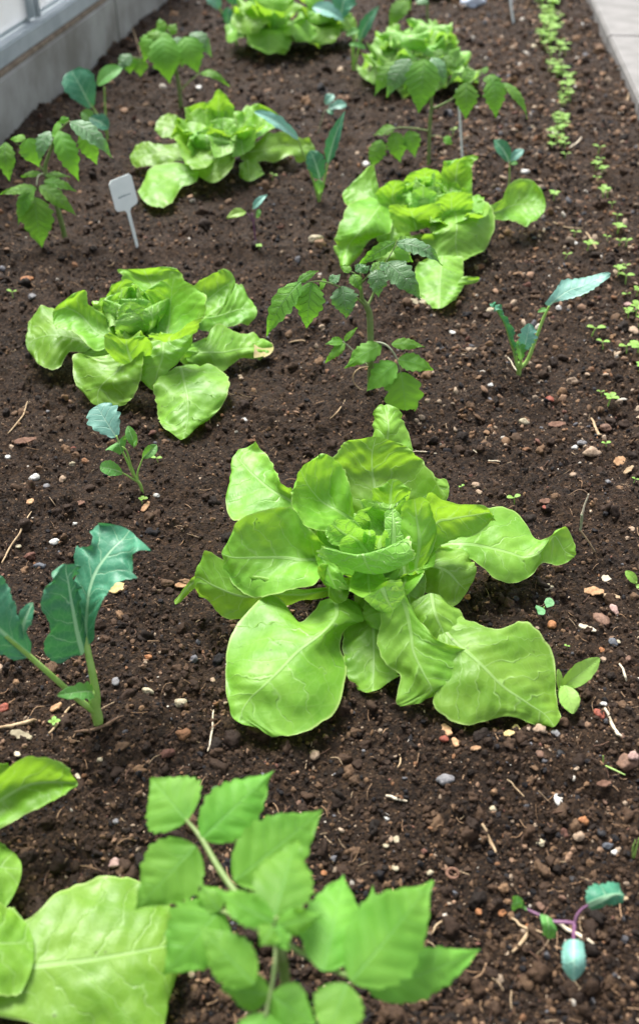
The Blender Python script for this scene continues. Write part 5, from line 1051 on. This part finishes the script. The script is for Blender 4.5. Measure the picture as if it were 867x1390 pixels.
# further small pebbles, described by colour and by what they lie beside
LM = [((505,800),'the largest lettuce'),((205,470),'the left-hand lettuce'),((600,310),'the third-row lettuce'),((300,210),'the labelled lettuce'),((503,500),'the middle tomato'),((704,480),'the right kohlrabi'),((110,880),'the largest kohlrabi'),((190,640),'the small spindly kohlrabi'),((380,1220),'the nearest tomato'),((70,1200),'the nearest lettuce'),((770,1240),'the purple-stemmed kohlrabi'),((850,420),'the sparse seedling row'),((755,130),'the dense seedling row'),((582,180),'the tall tomato'),((60,260),'the tomato at the left edge')]
rnd = random.Random(91); CN = {'tan': 'tan', 'grey': 'grey', 'brown': 'brown', 'orange': 'orange-brown', 'white': 'white', 'black': 'black', 'pink': 'pinkish', 'cream': 'cream', 'bluegrey': 'blue-grey', 'red': 'reddish'}
n = 0
while n < 60:
    x = rnd.uniform(5, 862); y = rnd.uniform(40, 1290) if rnd.random() < .75 else rnd.uniform(500, 1290)
    if x < 230 and y < 200-x*.85: continue
    if x > 790 and y < 170: continue
    if rnd.random() < .3: x = rnd.uniform(640, 862)
    (lx, ly), nm = min(LM, key=lambda q: (q[0][0]-x)**2+(q[0][1]-y)**2)
    dx, dy = x-lx, y-ly
    rel = ('right of' if dx > 0 else 'left of') if abs(dx) > abs(dy) else ('in front of' if dy > 0 else 'beyond')
    c = rnd.choice(['tan', 'brown', 'brown', 'orange', 'grey', 'cream', 'black', 'brown', 'tan', 'grey', 'black', 'brown'])
    g = G(x, y); wr = rnd.uniform(.0026, .0056)*(1.2 if x > 600 else 1)*max(1, g[1])**.4; 
    pebble(x, y, wr*FPX/depth(g), c, f'small {CN[c]} pebble lying on the soil {rel} {nm}', 'pebbles lying on the soil', rnd.uniform(.6, 1), rnd.random()*3); n += 1

def chip(px, py, Lpx, wpx, ang, mat, label, th=.0016, seed=1, group='bark and wood chips on the soil'):
    g = G(px, py); k = depth(g)/FPX; L, w_ = Lpx*k, wpx*k; r = random.Random(seed+int(px)); nseg = 10; pts = []
    for i in range(nseg): u = i/(nseg-1); pts.append((L*(u-.5), w_*(.25+.3*math.sin(math.pi*min(1, u*1.05+.02)))*(.8+.4*r.random())))
    for i in range(nseg-1, -1, -1): u = i/(nseg-1); pts.append((L*(u-.5), -w_*(.25+.3*math.sin(math.pi*min(1, u*1.05+.02)))*(.8+.4*r.random())))
    a = ang; ex = Vector((math.cos(a), math.sin(a), r.uniform(-.12, .12))).normalized(); en = Vector((r.uniform(-.3, .3), -.35, 1)); en = (en-ex*en.dot(ex)).normalized(); ez = en.cross(ex)
    root = extrude('wood_chip', pts, th, M[mat], None, (O0, ex, ez, en)); root.location = (g[0], g[1], g[2]+.0022); return tag(root, label, 'wood chip', group)
for a in [(605,993,22,12,1.9,'wood','orange-brown curved bark chip under the bottom of the largest lettuce'),(617,1010,16,8,1.8,'wood','x'),(700,992,16,10,1.5,'wood_yellow','yellowish upright wood chip under the bottom right lettuce leaf'),(690,998,15,8,.1,'wood_yellow','yellowish flat wood chip left of the upright one'),
   (645,1018,14,6,.1,'wood','small reddish wood chip below the bottom right lettuce leaf'),(818,1066,20,8,.1,'wood_dark','reddish wood chip at the lower right near the grass sprout'),(560,1230,20,10,-.6,'wood_dark','x'),(741,683,20,8,.05,'wood_dark','x'),(755,578,24,9,.1,'wood_dark','flat brown wood chip above the beige pebble, right side'),
   (840,628,20,12,.7,'wood','broad pale brown chip at the right edge'),(852,640,24,6,.8,'straw','slim tan chip at the right edge beneath the broad one'),(805,805,26,12,-.2,'wood','pale flaking bark piece right of the pair of dark round leaves'),(796,855,24,7,-.4,'straw_pale','curled white scrap left of the large brown stone'),(822,788,14,9,-.5,'straw_pale','small white scrap below the withered seedling'),
   (828,812,24,8,-.2,'straw','long flat tan scrap at the right edge above the large brown stone'),(846,1013,0,0,0,'wood','x'),(35,600,30,9,.5,'wood_dark','dark reddish curved root piece at the left side'),(42,683,12,8,1.2,'wood','small brown chip left below the white broken pebble'),(198,690,24,7,1.3,'wood','upright brown splinter below the small spindly kohlrabi'),
   (88,736,22,7,.3,'wood','brown chip upper left of the largest kohlrabi leaf'),(110,685,12,7,.3,'wood_dark','small dark red chip left of the brown splinter'),(160,800,24,14,.3,'wood_yellow','yellow dry leaf scrap right of the largest kohlrabi leaf'),(246,797,16,7,0,'wood','tan chip at the left tip of the largest lettuce'),(145,1065,0,0,0,'wood','x'),
   (568,411,28,10,-.1,'dry_leaf','pale grey-green dead leaf scrap left of the front leaf of the third-row lettuce'),(405,262,14,7,1.2,'dry_leaf','pale withered leaf scrap left of the upright-leaved kohlrabi'),(30,1000,32,11,-.3,'dry_leaf','crumpled grey dead leaf scrap at the left above the nearest lettuce'),(25,1026,10,6,-.6,'straw_pale','tiny white flat chip above the nearest lettuce leaf'),
   (107,1057,12,5,-.9,'straw_pale','tiny white chip at the tip of the nearest lettuce leaf'),(77,962,18,8,.8,'wood','brown bark bit left of the foot of the largest kohlrabi'),(836,1222,30,8,0,'straw','pale straw-coloured chip beside the teal leaf at the bottom right'),(580,1140,0,0,0,'wood','x'),(815,575,0,0,0,'wood','x')]:
    if a[2] == 0: continue
    lab = {'(617': ''}.get('', a[6])
    if lab == 'x': lab = {617: 'pale cracked bark bit beside the curved bark chip, centre foreground', 560: 'curled brown bark flake right of the nearest tomato leaves', 741: 'thin reddish bark strip above the right leaf of the largest lettuce'}[a[0]]
    chip(*a[:6], lab)

def straw(pts, r, mat, label, name='straw', cat='straw', group='dry straws and twigs on the soil', wob=.0008):
    P_ = [G(x, y) for x, y in pts]; P_ = [p+np.array([0, 0, .0028]) for p in P_]; g = P_[0].copy()
    V = tube(name, P_, [r/1000*.7]+[r/1000]*(len(P_)-2)+[r/1000*.5], M[mat], None, ns=7, origin=g, wob=wob); V.location = tuple(g)
    return tag(V, label, cat, group)
for pts, r, mt, lab, nm in [
   ([(12,592),(22,578),(34,562),(38,548)],.9,'straw','bent tan straw at the left edge below the left-hand lettuce','straw'),([(4,768),(14,745),(30,722),(44,697)],1.0,'straw','long thin twig at the left edge, above the largest kohlrabi','twig'),
   ([(103,998),(125,993),(148,985),(168,976)],1.5,'twig','dark twig lying beside the foot of the largest kohlrabi','twig'),([(0,992),(18,987),(40,982),(50,982)],1.6,'straw','thick tan straw at the left edge above the dead leaf scrap','straw'),([(68,1000),(78,985),(90,970),(102,960)],1.1,'straw','slanting tan straw left of the dark twig','straw'),
   ([(283,1024),(286,1000),(289,985),(290,968)],.8,'straw_pale','thin upright pinkish straw below left of the largest lettuce','straw'),([(642,614),(652,624),(664,628),(678,630)],.8,'straw_pale','short curved white straw upper right of the largest lettuce','straw'),([(556,617),(572,615),(592,618)],.8,'straw_pale','thin pale straw touching the back leaf of the largest lettuce','straw'),
   ([(802,571),(806,582),(811,592),(815,594)],1.6,'straw','thick tan splinter beside the round brown pebble','straw'),([(820,965),(828,985),(836,998),(842,1004)],1.4,'straw_pale','pale curved straw at the lower right','straw'),([(524,1084),(536,1086),(552,1090)],1.2,'straw_pale','short whitish root piece in the centre foreground','straw'),
   ([(654,1122),(662,1142),(672,1160)],1.5,'straw','brown straw piece at the bottom centre right','twig'),([(688,1062),(698,1072),(710,1084)],.6,'straw','very thin straw below the bottom right lettuce leaf','straw'),([(540,1046),(542,1034),(541,1026)],.8,'straw','short upright straw below the folded lettuce leaf','straw'),
   ([(752,1255),(768,1264),(786,1273),(804,1286)],1.4,'straw_pale','pale stick lying under the purple-stemmed kohlrabi','twig'),([(694,1250),(704,1258),(717,1264),(735,1271)],.9,'straw','thin bent root left of the pale stick, bottom right','straw'),([(718,1264),(708,1278),(694,1294)],1.4,'straw','brown forked twig at the bottom edge','twig'),
   ([(384,838),(386,838)],.1,'straw','x','x'),([(392,468),(408,464),(414,465)],1.1,'straw','short tan straw right of the brown-tipped lettuce leaf','straw'),([(448,572),(458,560),(468,545)],.9,'straw','thin straw below the middle tomato','straw'),([(689,488),(696,500),(702,508)],.8,'straw_pale','thin white straw at the foot of the right kohlrabi','straw'),
   ([(795,318),(802,330),(808,340)],1.6,'straw','blurred tan straw above the pale kohlrabi leaf','straw'),([(772,203),(782,195),(788,188)],1.8,'straw_pale','blurred pale straw right of the dense seedling row','straw'),([(108,58),(118,70),(122,90)],0.1,'straw','x','x'),([(180,40),(186,58),(192,78)],1.8,'straw','blurred tan straw by the wall above the left kohlrabi','straw'),
   ([(848,150),(850,138),(852,128)],2.0,'straw','short pale stalk stuck beside the paving edge','straw'),([(750,304),(766,310),(790,312)],1.2,'straw','blurred twig right of the third-row lettuce','twig'),([(586,1272),(590,1258),(606,1250),(616,1256)],.7,'straw','curled thin root right of the nearest tomato','straw'),
   ([(845,1270),(850,1262),(862,1258)],.1,'straw','x','x'),([(840,905),(846,920),(848,930)],1,'straw_pale','thin pale straw at the right edge by the pale seedling','straw'),([(740,815),(745,822)],.1,'x','x','x')]:
    if lab == 'x': continue
    straw(pts, r, mt, lab, nm, nm)
# snail-like ring shell in the foreground and bits at the top
g = G(614, 1190); ring = [g+np.array([math.cos(a)*.0042, math.sin(a)*.0042, .002+.0006*a]) for a in np.linspace(0, 5.6, 9)]
o = tube('snail_shell', ring, [.0012]*8+[.0006], M['wood_dark'], None, ns=8, origin=g); o.location = tuple(g); tag(o, 'small brown ring-shaped snail shell right of the nearest tomato', 'snail shell')
g = G(642, 10)
o = pebble(640, 7, 30, 'bluegrey', 'pale blue-grey stone at the top edge right of the farthest lettuce', None, .6, .2, name='stone', cat='stone')
M['paleblue'] = plain_mat('pale_blue_stone', (.42, .48, .58), (.55, .60, .68), 60, .6); o.data.materials[0] = M['paleblue']
